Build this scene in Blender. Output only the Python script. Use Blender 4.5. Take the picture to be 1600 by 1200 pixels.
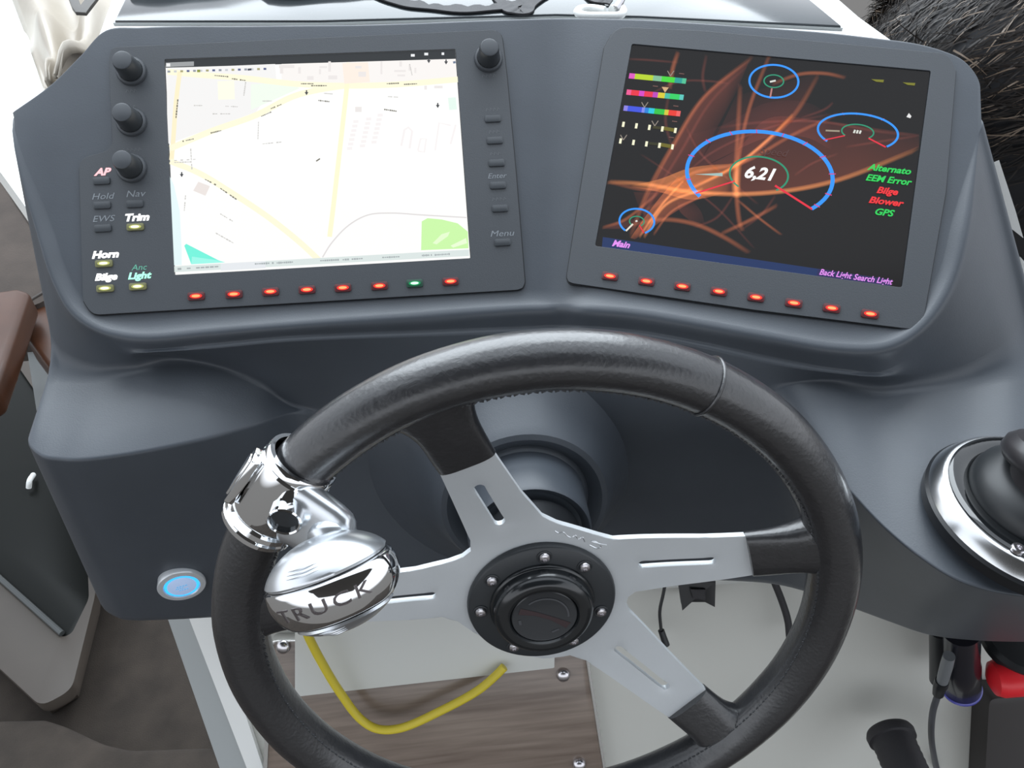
import bpy, bmesh, math, random
from mathutils import Vector, Matrix
random.seed(7)
PI = math.pi
for o in list(bpy.data.objects): bpy.data.objects.remove(o)
SC = bpy.context.scene
COL = SC.collection

# ------------------------------------------------------------------ camera, sky, lights, exposure
CAMZ = 1.5
SP, CP = 0.6725, 0.7401
cam = bpy.data.cameras.new('camera'); camo = bpy.data.objects.new('camera', cam); COL.objects.link(camo)
camo.location = (0, 0, CAMZ)
camo.rotation_euler = (PI/2 - math.asin(SP), 0, 0)
cam.sensor_fit = 'HORIZONTAL'; cam.sensor_width = 36.0; cam.lens = 36.0*1250/1600
cam.clip_start = 0.01; cam.clip_end = 50
SC.camera = camo
SC.view_settings.view_transform = 'Standard'; SC.view_settings.look = 'None'
SC.view_settings.gamma = 1.0; SC.view_settings.use_curve_mapping = False
SC.view_settings.exposure = 0.25

W = bpy.data.worlds.new('overcast_sky'); SC.world = W; W.use_nodes = True
nt = W.node_tree; nt.nodes.clear()
tc = nt.nodes.new('ShaderNodeTexCoord'); sx = nt.nodes.new('ShaderNodeSeparateXYZ')
rp = nt.nodes.new('ShaderNodeValToRGB'); bg = nt.nodes.new('ShaderNodeBackground'); wo = nt.nodes.new('ShaderNodeOutputWorld')
mr = nt.nodes.new('ShaderNodeMapRange'); mr.inputs['From Min'].default_value = -1; mr.inputs['From Max'].default_value = 1
nt.links.new(tc.outputs['Generated'], sx.inputs[0]); nt.links.new(sx.outputs['Z'], mr.inputs['Value'])
nt.links.new(mr.outputs[0], rp.inputs['Fac']); nt.links.new(rp.outputs['Color'], bg.inputs['Color']); nt.links.new(bg.outputs[0], wo.inputs['Surface'])
e = rp.color_ramp.elements
e[0].position = 0.0; e[0].color = (.18, .175, .17, 1)
e[1].position = 1.0; e[1].color = (1.30, 1.42, 1.56, 1)
for p, c in ((.47, (.20, .20, .20, 1)), (.53, (1.30, 1.35, 1.43, 1)), (.80, (1.00, 1.08, 1.18, 1))):
    k = e.new(p); k.color = c
bg.inputs['Strength'].default_value = 1.0

def area(name, loc, target, sx_, sy_, power, colr):
    l = bpy.data.lights.new(name, 'AREA'); l.shape = 'RECTANGLE'; l.size = sx_; l.size_y = sy_; l.energy = power; l.color = colr
    o = bpy.data.objects.new(name, l); COL.objects.link(o); o.location = loc
    o.rotation_euler = (Vector(target) - Vector(loc)).to_track_quat('-Z', 'Y').to_euler()
    return o
area('windscreen_daylight', (-.3, 1.95, 2.95), (0, .4, 1.1), 3.0, 2.1, 95, (.86, .94, 1.0))

# ------------------------------------------------------------------ geometry helpers
def ray(x, y):
    dx, dy = (x-800)/1250.0, (y-600)/1250.0
    return Vector((dx, CP - SP*dy, -SP - CP*dy))
CAM = Vector((0, 0, CAMZ))
def atz(x, y, d):                      # point seen at (x, y) lying d metres below the camera
    r = ray(x, y); return CAM + r*(-d/r.z)
def aty(x, y, Y):                      # point seen at (x, y) lying Y metres ahead
    r = ray(x, y); return CAM + r*(Y/r.y)
def atp(x, y, p, n):
    r = ray(x, y); return CAM + r*((p-CAM).dot(n)/r.dot(n))
class Frame:
    def __init__(s, o, ex, ez):
        s.o = Vector(o); s.z = Vector(ez).normalized(); ex = Vector(ex)
        s.x = (ex - s.z*ex.dot(s.z)).normalized(); s.y = s.z.cross(s.x)
        s.M = Matrix(((s.x.x, s.y.x, s.z.x, s.o.x), (s.x.y, s.y.y, s.z.y, s.o.y), (s.x.z, s.y.z, s.z.z, s.o.z), (0, 0, 0, 1)))
    def loc(s, x, y, h=0.0):           # local (u, v) of the point seen at (x, y) on the plane at height h
        p = atp(x, y, s.o + s.z*h, s.z) - s.o
        return Vector((p.dot(s.x), p.dot(s.y)))
    def l3(s, x, y, h=0.0):
        q = s.loc(x, y, h); return Vector((q.x, q.y, h))
    def w(s, v): return s.M @ Vector(v)

def tag(o, label=None, cat=None, group=None, kind=None):
    if label: o['label'] = label
    if cat: o['category'] = cat
    if group: o['group'] = group
    if kind: o['kind'] = kind
    return o
def empty(name, M, label=None, cat=None, group=None):
    o = bpy.data.objects.new(name, None); COL.objects.link(o); o.empty_display_size = .02
    o.matrix_world = M if isinstance(M, Matrix) else Matrix.Translation(M)
    return tag(o, label, cat, group)
def obj(name, bm, mat, parent=None, smooth=40, kind=None, label=None):
    me = bpy.data.meshes.new(name)
    bmesh.ops.recalc_face_normals(bm, faces=bm.faces[:]) if kind != 'raw' else None
    bm.to_mesh(me); bm.free()
    if mat: me.materials.append(mat)
    if smooth:
        for p in me.polygons: p.use_smooth = True
        try: me.set_sharp_from_angle(angle=math.radians(smooth))
        except Exception: pass
    o = bpy.data.objects.new(name, me); COL.objects.link(o)
    if parent: o.parent = parent
    if kind == 'stuff' or kind == 'structure': o['kind'] = kind
    if label: o['label'] = label
    return o
I4 = Matrix.Identity(4)
def box(bm, c, s, M=I4, bev=0.0, seg=2):
    r = bmesh.ops.create_cube(bm, size=1.0); vs = r['verts']
    for v in vs: v.co = Vector((v.co.x*s[0]+c[0], v.co.y*s[1]+c[1], v.co.z*s[2]+c[2]))
    if bev:
        es = list({e_ for v in vs for e_ in v.link_edges})
        rr = bmesh.ops.bevel(bm, geom=es, offset=bev, segments=seg, affect='EDGES', profile=.5)
        vs = list({v for f in rr['faces'] for v in f.verts} | {v for v in vs if v.is_valid})
        vs = [v for v in vs if v.is_valid]
        fs = set()
        stack = list(vs); seen = set(vs)
        while stack:
            v = stack.pop()
            for e_ in v.link_edges:
                o_ = e_.other_vert(v)
                if o_ not in seen: seen.add(o_); stack.append(o_)
        vs = list(seen)
    for v in vs: v.co = M @ v.co
    return bm
def lathe(bm, prof, seg=40, M=I4):
    rings = []
    for r, z in prof:
        if r < 1e-6: rings.append([bm.verts.new(M @ Vector((0, 0, z)))])
        else: rings.append([bm.verts.new(M @ Vector((r*math.cos(2*PI*i/seg), r*math.sin(2*PI*i/seg), z))) for i in range(seg)])
    for a, b in zip(rings, rings[1:]):
        for i in range(seg):
            j = (i+1) % seg
            if len(a) == 1 and len(b) == 1: continue
            if len(a) == 1: bm.faces.new((a[0], b[i], b[j]))
            elif len(b) == 1: bm.faces.new((a[i], a[j], b[0]))
            else: bm.faces.new((a[i], a[j], b[j], b[i]))
    return bm
def loft(bm, secs, cap=True, closed=False):
    rings = [[bm.verts.new(p) for p in s] for s in secs]
    n = len(rings[0]); m = len(rings)
    for k in range(m if closed else m-1):
        a, b = rings[k], rings[(k+1) % m]
        for i in range(n):
            j = (i+1) % n; bm.faces.new((a[i], a[j], b[j], b[i]))
    if cap and not closed:
        bm.faces.new(rings[0][::-1]); bm.faces.new(rings[-1])
    return bm
def tube(bm, pts, rad, seg=10, closed=False):
    pts = [Vector(p) for p in pts]; n = len(pts); secs = []
    up = None
    for i, p in enumerate(pts):
        a = pts[(i-1) % n] if closed or i > 0 else p
        b = pts[(i+1) % n] if closed or i < n-1 else p
        t = (b-a).normalized()
        if up is None:
            up = Vector((0, 0, 1)) if abs(t.z) < .9 else Vector((1, 0, 0))
        u = (up - t*up.dot(t)).normalized(); v = t.cross(u); up = u
        r = rad[i] if isinstance(rad, (list, tuple)) else rad
        secs.append([p + u*(r*math.cos(2*PI*k/seg)) + v*(r*math.sin(2*PI*k/seg)) for k in range(seg)])
    return loft(bm, secs, True, closed)
def cr(pts, per=8, closed=False):      # centripetal catmull-rom through points (any dimension given as Vectors)
    P = [Vector(p) for p in pts]; n = len(P); out = []
    rng = n if closed else n-1
    for i in range(rng):
        p1, p2 = P[i], P[(i+1) % n]
        p0 = P[(i-1) % n] if (closed or i > 0) else p1 - (p2-p1)
        p3 = P[(i+2) % n] if (closed or i < n-2) else p2 + (p2-p1)
        t0 = 0; t1 = t0 + max((p1-p0).length, 1e-6)**.5; t2 = t1 + max((p2-p1).length, 1e-6)**.5; t3 = t2 + max((p3-p2).length, 1e-6)**.5
        for k in range(per):
            t = t1 + (t2-t1)*k/per
            A1 = p0*((t1-t)/(t1-t0)) + p1*((t-t0)/(t1-t0)); A2 = p1*((t2-t)/(t2-t1)) + p2*((t-t1)/(t2-t1)); A3 = p2*((t3-t)/(t3-t2)) + p3*((t-t2)/(t3-t2))
            B1 = A1*((t2-t)/(t2-t0)) + A2*((t-t0)/(t2-t0)); B2 = A2*((t3-t)/(t3-t1)) + A3*((t-t1)/(t3-t1))
            out.append(B1*((t2-t)/(t2-t1)) + B2*((t-t1)/(t2-t1)))
    if not closed: out.append(P[-1].copy())
    return out
def rpoly(pts, rads, seg=6):           # rounded polygon from 2D corners
    n = len(pts); out = []
    P = [Vector((p[0], p[1])) for p in pts]
    for i in range(n):
        a, b, c = P[i-1], P[i], P[(i+1) % n]
        r = rads[i] if isinstance(rads, (list, tuple)) else rads
        if r <= 0: out.append(b); continue
        u = (a-b); v = (c-b)
        k = min(r, .49*u.length, .49*v.length)
        s_, e_ = b + u.normalized()*k, b + v.normalized()*k
        for j in range(seg+1):
            t = j/seg
            out.append(s_*((1-t)**2) + b*(2*t*(1-t)) + e_*(t*t))
    return out
def prism(bm, outer, z0, z1, holes=(), bev=0.0, M=I4):
    loops = [outer] + list(holes); es = []; allv = []
    for L in loops:
        vs = [bm.verts.new((p[0], p[1], z1)) for p in L]
        allv.append(vs)
        for i in range(len(vs)): es.append(bm.edges.new((vs[i], vs[(i+1) % len(vs)])))
    r = bmesh.ops.triangle_fill(bm, edges=es, use_beauty=True, use_dissolve=False, normal=(0, 0, 1))
    top = [f for f in r['geom'] if isinstance(f, bmesh.types.BMFace)]
    for f in top:
        f.normal_update()
        if f.normal.z < 0: f.normal_flip()
    mp = {}
    for vs in allv:
        for v in vs: mp[v] = bm.verts.new((v.co.x, v.co.y, z0))
    for f in top: bm.faces.new([mp[v] for v in reversed(f.verts)])
    rim = []
    for vs in allv:
        for i in range(len(vs)):
            a, b = vs[i], vs[(i+1) % len(vs)]
            bm.faces.new((a, mp[a], mp[b], b)); rim.append(bm.edges.get((a, b)))
    vset = [v for vs in allv for v in vs] + list(mp.values())
    if bev:
        r = bmesh.ops.bevel(bm, geom=rim, offset=bev, segments=2, affect='EDGES', profile=.5, clamp_overlap=True)
    if M is not I4:
        for v in bm.verts: v.co = M @ v.co
    return bm
def flat(bm, pts, z, col=None):        # one flat ngon (convex or not) triangulated
    vs = [bm.verts.new((p[0], p[1], z)) for p in pts]
    f = bm.faces.new(vs); f.normal_update()
    if f.normal.z < 0: f.normal_flip()
    bmesh.ops.triangulate(bm, faces=[f])
def strip(bm, pts, w, z, closed=False, layer=None, cols=None):
    P = [Vector((p[0], p[1])) for p in pts]; n = len(P); vs = []
    for i, p in enumerate(P):
        a = P[i-1] if closed or i > 0 else p
        b = P[(i+1) % n] if closed or i < n-1 else p
        t = (b-a).normalized(); nn = Vector((-t.y, t.x))
        ww = w[i] if isinstance(w, (list, tuple)) else w
        vs.append((bm.verts.new((p.x+nn.x*ww/2, p.y+nn.y*ww/2, z)), bm.verts.new((p.x-nn.x*ww/2, p.y-nn.y*ww/2, z))))
    for i in range(n if closed else n-1):
        j = (i+1) % n
        f = bm.faces.new((vs[i][1], vs[j][1], vs[j][0], vs[i][0]))
    return vs
def text(name, body, size, u, v, z, mat, parent, shear=.25, bold=.0, rot=0.0, sx_=1.0, align='CENTER', ext=0.0):
    cu = bpy.data.curves.new('t', 'FONT'); cu.body = body; cu.size = size; cu.shear = shear; cu.offset = bold*size
    cu.align_x = align; cu.align_y = 'CENTER'; cu.extrude = ext; cu.resolution_u = 3
    t = bpy.data.objects.new('t', cu); COL.objects.link(t)
    dg = bpy.context.evaluated_depsgraph_get(); me = bpy.data.meshes.new_from_object(t.evaluated_get(dg)); me.name = name
    bpy.data.objects.remove(t); bpy.data.curves.remove(cu)
    M = Matrix.Translation((u, v, z)) @ Matrix.Rotation(rot, 4, 'Z') @ Matrix.Diagonal((sx_, 1, 1, 1))
    me.transform(M); me.materials.clear(); me.materials.append(mat)
    o = bpy.data.objects.new(name, me); COL.objects.link(o); o.parent = parent
    return o

# ------------------------------------------------------------------ materials
MATS = {}
def mat(name, col, rough=.5, metal=0.0, spec=.5, emit=None, es=0.0, bump=0.0, bscale=200.0, vary=0.0, vscale=8.0, coat=0.0, trans=0.0):
    m = bpy.data.materials.new(name); m.use_nodes = True; n = m.node_tree; b = n.nodes['Principled BSDF']
    b.inputs['Base Color'].default_value = (*col, 1); b.inputs['Roughness'].default_value = rough; b.inputs['Metallic'].default_value = metal
    b.inputs['Specular IOR Level'].default_value = spec; b.inputs['Coat Weight'].default_value = coat; b.inputs['Coat Roughness'].default_value = .08
    b.inputs['Transmission Weight'].default_value = trans
    if emit: b.inputs['Emission Color'].default_value = (*emit, 1); b.inputs['Emission Strength'].default_value = es
    if bump or vary:
        t = n.nodes.new('ShaderNodeTexCoord')
    if bump:
        no = n.nodes.new('ShaderNodeTexNoise'); no.inputs['Scale'].default_value = bscale; no.inputs['Detail'].default_value = 3
        bp = n.nodes.new('ShaderNodeBump'); bp.inputs['Strength'].default_value = bump; bp.inputs['Distance'].default_value = .001
        n.links.new(t.outputs['Object'], no.inputs['Vector']); n.links.new(no.outputs['Fac'], bp.inputs['Height']); n.links.new(bp.outputs[0], b.inputs['Normal'])
    if vary:
        n2 = n.nodes.new('ShaderNodeTexNoise'); n2.inputs['Scale'].default_value = vscale; n2.inputs['Detail'].default_value = 4
        cr_ = n.nodes.new('ShaderNodeValToRGB')
        cr_.color_ramp.elements[0].position = .3; cr_.color_ramp.elements[1].position = .7
        cr_.color_ramp.elements[0].color = (*[c*(1-vary) for c in col], 1); cr_.color_ramp.elements[1].color = (*[min(1, c*(1+vary)) for c in col], 1)
        n.links.new(t.outputs['Object'], n2.inputs['Vector']); n.links.new(n2.outputs['Fac'], cr_.inputs['Fac']); n.links.new(cr_.outputs[0], b.inputs['Base Color'])
    MATS[name] = m
    return m
m_console = mat('grey_moulding', (.058, .067, .080), .40, spec=.5, bump=.08, bscale=900, vary=.05, vscale=30)
m_plate = mat('grey_plate', (.058, .064, .072), .42, spec=.5, bump=.08, bscale=1200)
m_knob = mat('black_knob', (.030, .034, .038), .40)
m_knobcap = mat('knob_cap', (.058, .064, .072), .35)
m_btn = mat('grey_button', (.048, .054, .061), .38)
m_dark = mat('black_plastic', (.012, .013, .015), .35)
m_rubber = mat('black_rubber', (.022, .021, .024), .62, bump=.2, bscale=700)
m_alu = mat('brushed_aluminium', (.62, .65, .67), .42, metal=.25, bump=.05, bscale=500, vary=.04, vscale=15)
m_silver = mat('satin_silver', (.74, .77, .80), .28, metal=.9)
m_chrome = mat('chrome', (.86, .87, .88), .04, metal=1.0)
m_steel = mat('screw_steel', (.62, .60, .62), .25, metal=1.0)
m_hub = mat('hub_black', (.032, .036, .040), .38)
m_horn = mat('horn_gloss', (.010, .012, .014), .22, coat=.4)
m_white = mat('white_gelcoat', (.80, .81, .79), .35, vary=.03, vscale=4)
m_cream = mat('cream_gelcoat', (.54, .54, .50), .40, vary=.04, vscale=5)
m_bright = mat('white_board', (.90, .90, .86), .5)
m_vinyl = mat('cream_vinyl', (.34, .30, .245), .35, vary=.12, vscale=9, bump=.6, bscale=25)
m_glass = mat('dark_glass', (.040, .046, .050), .12, spec=.5, vary=.35, vscale=6)  # mottled base colour paints in the cloudy reflections

m_yellow = mat('yellow_cord', (.62, .50, .035), .45)
m_red = mat('red_plastic', (.75, .02, .03), .35)
m_brown = mat('brown_fabric', (.050, .038, .031), .85, bump=.6, bscale=300, vary=.25, vscale=12)
m_carpet = mat('brown_carpet', (.037, .029, .023), .95, bump=.9, bscale=420, vary=.30, vscale=14)
m_orange = mat('varnished_wood', (.060, .022, .010), .35, vary=.35, vscale=10)
m_beige = mat('beige_locker', (.060, .049, .040), .5, vary=.08, vscale=7)
m_lid = mat('smoked_lid', (.010, .011, .010), .30, spec=.12)
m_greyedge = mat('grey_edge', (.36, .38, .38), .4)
m_steelrim = mat('polished_rim', (.7, .7, .68), .2, metal=.8)
m_label = mat('printed_legend', (.22, .24, .26), .5)
m_furbody = mat('black_undercoat', (.008, .008, .010), .8)
m_hair = mat('black_hair', (.016, .012, .010), .45, spec=.22)
m_seam = mat('black_thread', (.040, .042, .046), .6)

def leather():
    m = bpy.data.materials.new('worn_leather'); m.use_nodes = True; n = m.node_tree; b = n.nodes['Principled BSDF']
    t = n.nodes.new('ShaderNodeTexCoord')
    v = n.nodes.new('ShaderNodeTexVoronoi'); v.inputs['Scale'].default_value = 420
    no = n.nodes.new('ShaderNodeTexNoise'); no.inputs['Scale'].default_value = 90; no.inputs['Detail'].default_value = 8; no.inputs['Roughness'].default_value = .7; no.inputs['Distortion'].default_value = 1.6
    ad = n.nodes.new('ShaderNodeMath'); ad.operation = 'MULTIPLY_ADD'; ad.inputs[1].default_value = .35
    bp = n.nodes.new('ShaderNodeBump'); bp.inputs['Strength'].default_value = .30; bp.inputs['Distance'].default_value = .0012
    n.links.new(t.outputs['Object'], v.inputs['Vector']); n.links.new(t.outputs['Object'], no.inputs['Vector'])
    n.links.new(v.outputs['Distance'], ad.inputs[0]); n.links.new(no.outputs['Fac'], ad.inputs[2]); n.links.new(ad.outputs[0], bp.inputs['Height']); n.links.new(bp.outputs[0], b.inputs['Normal'])
    cr_ = n.nodes.new('ShaderNodeValToRGB'); cr_.color_ramp.elements[0].color = (.012, .013, .015, 1); cr_.color_ramp.elements[1].color = (.030, .030, .033, 1)
    n.links.new(no.outputs['Fac'], cr_.inputs['Fac']); n.links.new(cr_.outputs[0], b.inputs['Base Color'])
    b.inputs['Roughness'].default_value = .30; b.inputs['Specular IOR Level'].default_value = .7; b.inputs['Coat Weight'].default_value = .55; b.inputs['Coat Roughness'].default_value = .16
    return m
m_leather = leather()
def wood():
    m = bpy.data.materials.new('weathered_veneer'); m.use_nodes = True; n = m.node_tree; b = n.nodes['Principled BSDF']
    t = n.nodes.new('ShaderNodeTexCoord'); mp = n.nodes.new('ShaderNodeMapping'); mp.inputs['Scale'].default_value = (9, 130, 10)
    no = n.nodes.new('ShaderNodeTexNoise'); no.inputs['Scale'].default_value = 1.0; no.inputs['Detail'].default_value = 6; no.inputs['Distortion'].default_value = .4
    mp2 = n.nodes.new('ShaderNodeMapping'); mp2.inputs['Scale'].default_value = (4, 26, 10)
    n2 = n.nodes.new('ShaderNodeTexNoise'); n2.inputs['Scale'].default_value = 1.0; n2.inputs['Detail'].default_value = 3
    mx = n.nodes.new('ShaderNodeMath'); mx.operation = 'ADD'
    hf = n.nodes.new('ShaderNodeMath'); hf.operation = 'MULTIPLY'; hf.inputs[1].default_value = .5
    cr_ = n.nodes.new('ShaderNodeValToRGB')
    el = cr_.color_ramp.elements; el[0].position = .34; el[0].color = (.118, .085, .067, 1); el[1].position = .66; el[1].color = (.28, .225, .185, 1)
    for a, c in ((t.outputs['Object'], mp.inputs[0]), (t.outputs['Object'], mp2.inputs[0]), (mp.outputs[0], no.inputs['Vector']), (mp2.outputs[0], n2.inputs['Vector']),
                 (no.outputs['Fac'], mx.inputs[0]), (n2.outputs['Fac'], mx.inputs[1]), (mx.outputs[0], hf.inputs[0]), (hf.outputs[0], cr_.inputs['Fac']), (cr_.outputs[0], b.inputs['Base Color'])):
        n.links.new(a, c)
    b.inputs['Roughness'].default_value = .30; b.inputs['Coat Weight'].default_value = .3
    return m
m_wood = wood()
EM = {}
def em(r, g, b_, s=1.0):               # lit pixels and lamps: colours as they show on a screen (0..255)
    k = (r, g, b_, s)
    if k not in EM:
        f = lambda c: ((c/255+.055)/1.055)**2.4 if c > 10 else c/255/12.92
        EM[k] = mat('lit_%d_%d_%d' % (r, g, b_), (.004, .004, .004), .3, spec=.15, emit=(f(r), f(g), f(b_)), es=s*.841)
    return EM[k]
def glow_mat():                        # additive light of the drawn flame wallpaper, brightness per vertex
    m = bpy.data.materials.new('wallpaper_glow'); m.use_nodes = True; n = m.node_tree; n.nodes.clear()
    a = n.nodes.new('ShaderNodeVertexColor'); a.layer_name = 'Col'
    em_ = n.nodes.new('ShaderNodeEmission'); tr = n.nodes.new('ShaderNodeBsdfTransparent'); ad = n.nodes.new('ShaderNodeAddShader'); ou = n.nodes.new('ShaderNodeOutputMaterial')
    n.links.new(a.outputs['Color'], em_.inputs['Color']); n.links.new(em_.outputs[0], ad.inputs[0]); n.links.new(tr.outputs[0], ad.inputs[1]); n.links.new(ad.outputs[0], ou.inputs['Surface'])
    return m
m_glow = glow_mat()

# ------------------------------------------------------------------ frames of the two displays and of the wheel
FL = Frame((-.23868, .55726, CAMZ-.20527), (.99426, .10698, -.00348), (.07629, -.68542, .72415))
FR = Frame((.08565, .58388, CAMZ-.20428), (.97089, -.23948, -.00406), (-.15092, -.62484, .76603))
SWID, SHEI = .1995, .1497
WN = Vector((.09282, -.96885, .22959))
FW = Frame((.01981, .25698, CAMZ-.42431), Vector((0, 0, 1)).cross(WN), WN)
BACK = -.0022                          # moulding surface lies this far behind the display faces

# ------------------------------------------------------------------ the setting
def slab(name, pts, th, m, kind='structure', down=Vector((0, 0, -1)), smooth=0, bev=0.0, parent=None):
    bm = bmesh.new(); a = [bm.verts.new(p) for p in pts]; b = [bm.verts.new(Vector(p)+down*th) for p in pts]
    bm.faces.new(a); bm.faces.new(b[::-1]); n = len(a)
    for i in range(n): bm.faces.new((a[i], b[i], b[(i+1) % n], a[(i+1) % n]))
    bmesh.ops.recalc_face_normals(bm, faces=bm.faces[:])
    if bev: bmesh.ops.bevel(bm, geom=bm.edges[:], offset=bev, segments=3, affect='EDGES', profile=.5, clamp_overlap=True)
    return obj(name, bm, m, parent, smooth=40 if bev else 0, kind=kind)
bm = bmesh.new(); box(bm, (0, .6, -.02), (3.4, 3.2, .04)); obj('floor', bm, m_carpet, kind='structure', smooth=0)
bm = bmesh.new(); box(bm, (0, -1.5, 2.32), (2.6, 2.8, .06), I4, .01); obj('ceiling', bm, mat('light_block_grey', (.16, .155, .15), .7), kind='structure')  # unseen hardtop added to darken chrome reflections and the light from behind
# sloping pedestal front under the console
PP = Vector((0, .47, CAMZ-.62)); PN = Vector((0, -.894, .447)).normalized()
def onped(x, y, h=0.0): return atp(x, y, PP + PN*h, PN)
def pedpt(x, s, h=0.0): return PP + Vector((x, 0, 0)) + Vector((0, -.447, -.894))*s + PN*h
# its left edge leans inwards, as the photograph shows
slab('wall_front', [onped(298, 972), pedpt(.95, -.005), pedpt(.95, .62), onped(420, 1290)], .03, m_cream, down=-PN)
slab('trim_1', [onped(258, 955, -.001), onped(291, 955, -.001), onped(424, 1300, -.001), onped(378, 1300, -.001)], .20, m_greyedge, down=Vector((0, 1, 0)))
slab('trim_2', [onped(291, 955, .006), onped(330, 955, .006), onped(444, 1300, .006), onped(424, 1300, .006)], .0055, m_white, down=-PN)

# ledge behind the console: white rim, cream lining, bright side board
def zpoly(name, px, d, th, m, **k): return slab(name, [atz(x, y, d) for x, y in px], th, m, **k)
zpoly('trim_3', [(150, 60), (868, 36), (1330, 70), (1398, 64), (1345, 26), (1308, -6), (1240, -75), (215, -75), (172, 0)], .206, .012, m_white, bev=.003)
zpoly('wall_left', [(-110, -70), (15, -70), (95, 150), (20, 200), (45, 330), (-20, 240), (-110, 150)], .34, .03, m_bright)
# cabin side, lower left
zpoly('trim_4', [(-60, 462), (28, 449), (46, 455), (10, 560), (-8, 610), (-60, 640)], .80, .05, m_orange, bev=.01)
zpoly('trim_5', [(30, 456), (75, 470), (110, 620), (62, 560), (40, 530)], .86, .05, m_orange, bev=.01)

# ------------------------------------------------------------------ console moulding: lofted from its own ridge lines
con = empty('helm_console', (0.03, .42, CAMZ-.36), 'dark grey moulded helm console with two recessed bays carrying the displays', 'console')
def L_(x, y): return FL.w(FL.l3(x, y, BACK))
def R_(x, y): return FR.w(FR.l3(x, y, BACK))
Z = atz
def mix(a, b, t): return a + (b-a)*t
def drop(C, y, ledge, dy2):            # steep face under the lip, then the small ledge whose edge is the second ridge
    # C is the lip point; the steep face goes straight down to the sight line y, the ledge comes out to y+dy2
    px = project(C)
    D = aty(px[0], y, C.y + .001)
    q = atz(px[0], y+dy2, CAMZ-D.z+.0015)
    return D, q
def project(p):
    d = p - CAM; zc = CP*d.y - SP*d.z; yc = -SP*d.y - CP*d.z
    return (800+1250*d.x/zc, 600+1250*yc/zc)
cols = []
def column(B, C, yD, yE, F, G, H, rC=.012, rE=.0010, rF=.02, rG=.0018, rH=.012, ridge=True):
    F_ = FL if C.x < .0315 else FR; q = project(C); c0 = (435, 285) if F_ is FL else (1195, 300)
    v = Vector(((c0[0]-q[0])*(.35 if ridge else .8), c0[1]-q[1])).normalized()*(24 if rC > .0045 and not ridge or ridge else 3)
    C0 = F_.w(F_.l3(q[0]+v.x, q[1]+v.y, BACK))
    if ridge or rC > .0065: C = F_.w(F_.l3(q[0], q[1], .0035))
    if ridge: D, E_ = drop(C, yD, 0, yE-yD)
    else: D, E_ = mix(C, F, .33), mix(C, F, .66)
    A = B + Vector((0, .035, -.06)); I_ = H + Vector((0, .14, .006))
    cols.append([(A, .002), (B, .0015), (C0, .012), (C, .0050 if ridge else rC), (D, .0015 if ridge else .02), (E_, rE if ridge else .02), (F, rF), (G, rG), (H, rH), (I_, .001)])
def back(i, dx, dy):
    cols.append([(p + Vector((dx, dy, -.0 if k else 0)), r) for k, (p, r) in enumerate(cols[i])])
# left end
c1 = dict(B=L_(19, 174), C=L_(20, 186), F=Z(86, 556, .366), G=Z(43, 688, .383), H=Z(163, 955, .60))
column(L_(80, 130), L_(60, 372), 0, 0, Z(97, 572, .369), Z(64, 713, .385), Z(190, 977, .60), ridge=False, rC=.008)
cols_tmp = cols.pop()
column(c1['B'], c1['C'], 0, 0, c1['F'], c1['G'], c1['H'], ridge=False, rC=.004, rG=.0018)
c1c = cols.pop()
cols.append([(p + Vector((.012 + .02*(k > 5), .13, -.01)), r) for k, (p, r) in enumerate(c1c)])
cols.append([(p + Vector((.002, .03, -.003)), r) for k, (p, r) in enumerate(c1c)])
cols.append(c1c); cols.append(cols_tmp)
column(L_(125, 86), L_(82, 440), 0, 0, Z(125, 580, .370), Z(92, 718, .386), Z(215, 980, .60), ridge=False, rC=.008)
column(L_(166, 45), L_(108, 487), 0, 0, Z(165, 582, .370), Z(125, 719, .386), Z(250, 979, .60), ridge=False, rC=.008)
column(L_(220, 41), L_(150, 517), 0, 0, Z(210, 575, .369), Z(180, 713, .387), Z(300, 977, .60), ridge=False, rC=.008)
column(L_(290, 39), L_(215, 530), 546, 552, Z(262, 558, .367), Z(240, 703, .389), Z(350, 974, .602), rF=.006)
column(L_(370, 39), L_(325, 522), 538, 545, Z(338, 570, .375), Z(320, 686, .394), Z(420, 968, .604), rF=.003)
column(L_(460, 38), L_(440, 512), 527, 534, Z(405, 598, .392), Z(400, 664, .404), Z(500, 960, .606), rF=.003, rG=.0016)
column(L_(560, 37), L_(540, 505), 522, 529, Z(458, 633, .415), Z(468, 644, .417), Z(580, 951, .609), rF=.003, rG=.0018)
column(L_(660, 34), L_(650, 498), 518, 525, aty(560, 632, .428), aty(570, 660, .427), Z(680, 943, .612), rF=.02, rG=.02)
column(L_(760, 30), L_(750, 490), 514, 521, aty(700, 640, .430), aty(705, 700, .426), Z(760, 934, .615), rF=.03, rG=.03)
column(L_(826, 28), L_(830, 485), 511, 518, aty(820, 640, .428), aty(822, 700, .424), Z(830, 929, .616), rF=.03, rG=.03)
column((L_(869, 27)+R_(869, 27))/2, (L_(870, 484)+R_(870, 484))/2, 509, 516, aty(880, 640, .424), aty(880, 700, .421), Z(890, 924, .616), rF=.03, rG=.03)
column(R_(910, 27), R_(908, 485), 510, 517, aty(940, 640, .420), aty(940, 700, .418), Z(940, 920, .616), rF=.03, rG=.03)
column(R_(1000, 29), R_(1000, 494), 518, 525, aty(1030, 640, .412), aty(1030, 700, .409), Z(1030, 916, .614), rF=.03, rG=.03)
column(R_(1100, 35), R_(1100, 511), 536, 543, aty(1120, 640, .404), aty(1140, 690, .402), Z(1130, 917, .610), rF=.02, rG=.02)
column(R_(1200, 42), R_(1210, 531), 560, 568, Z(1205, 605, .366), Z(1235, 660, .385), Z(1225, 925, .606), rF=.003, rG=.003)
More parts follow.
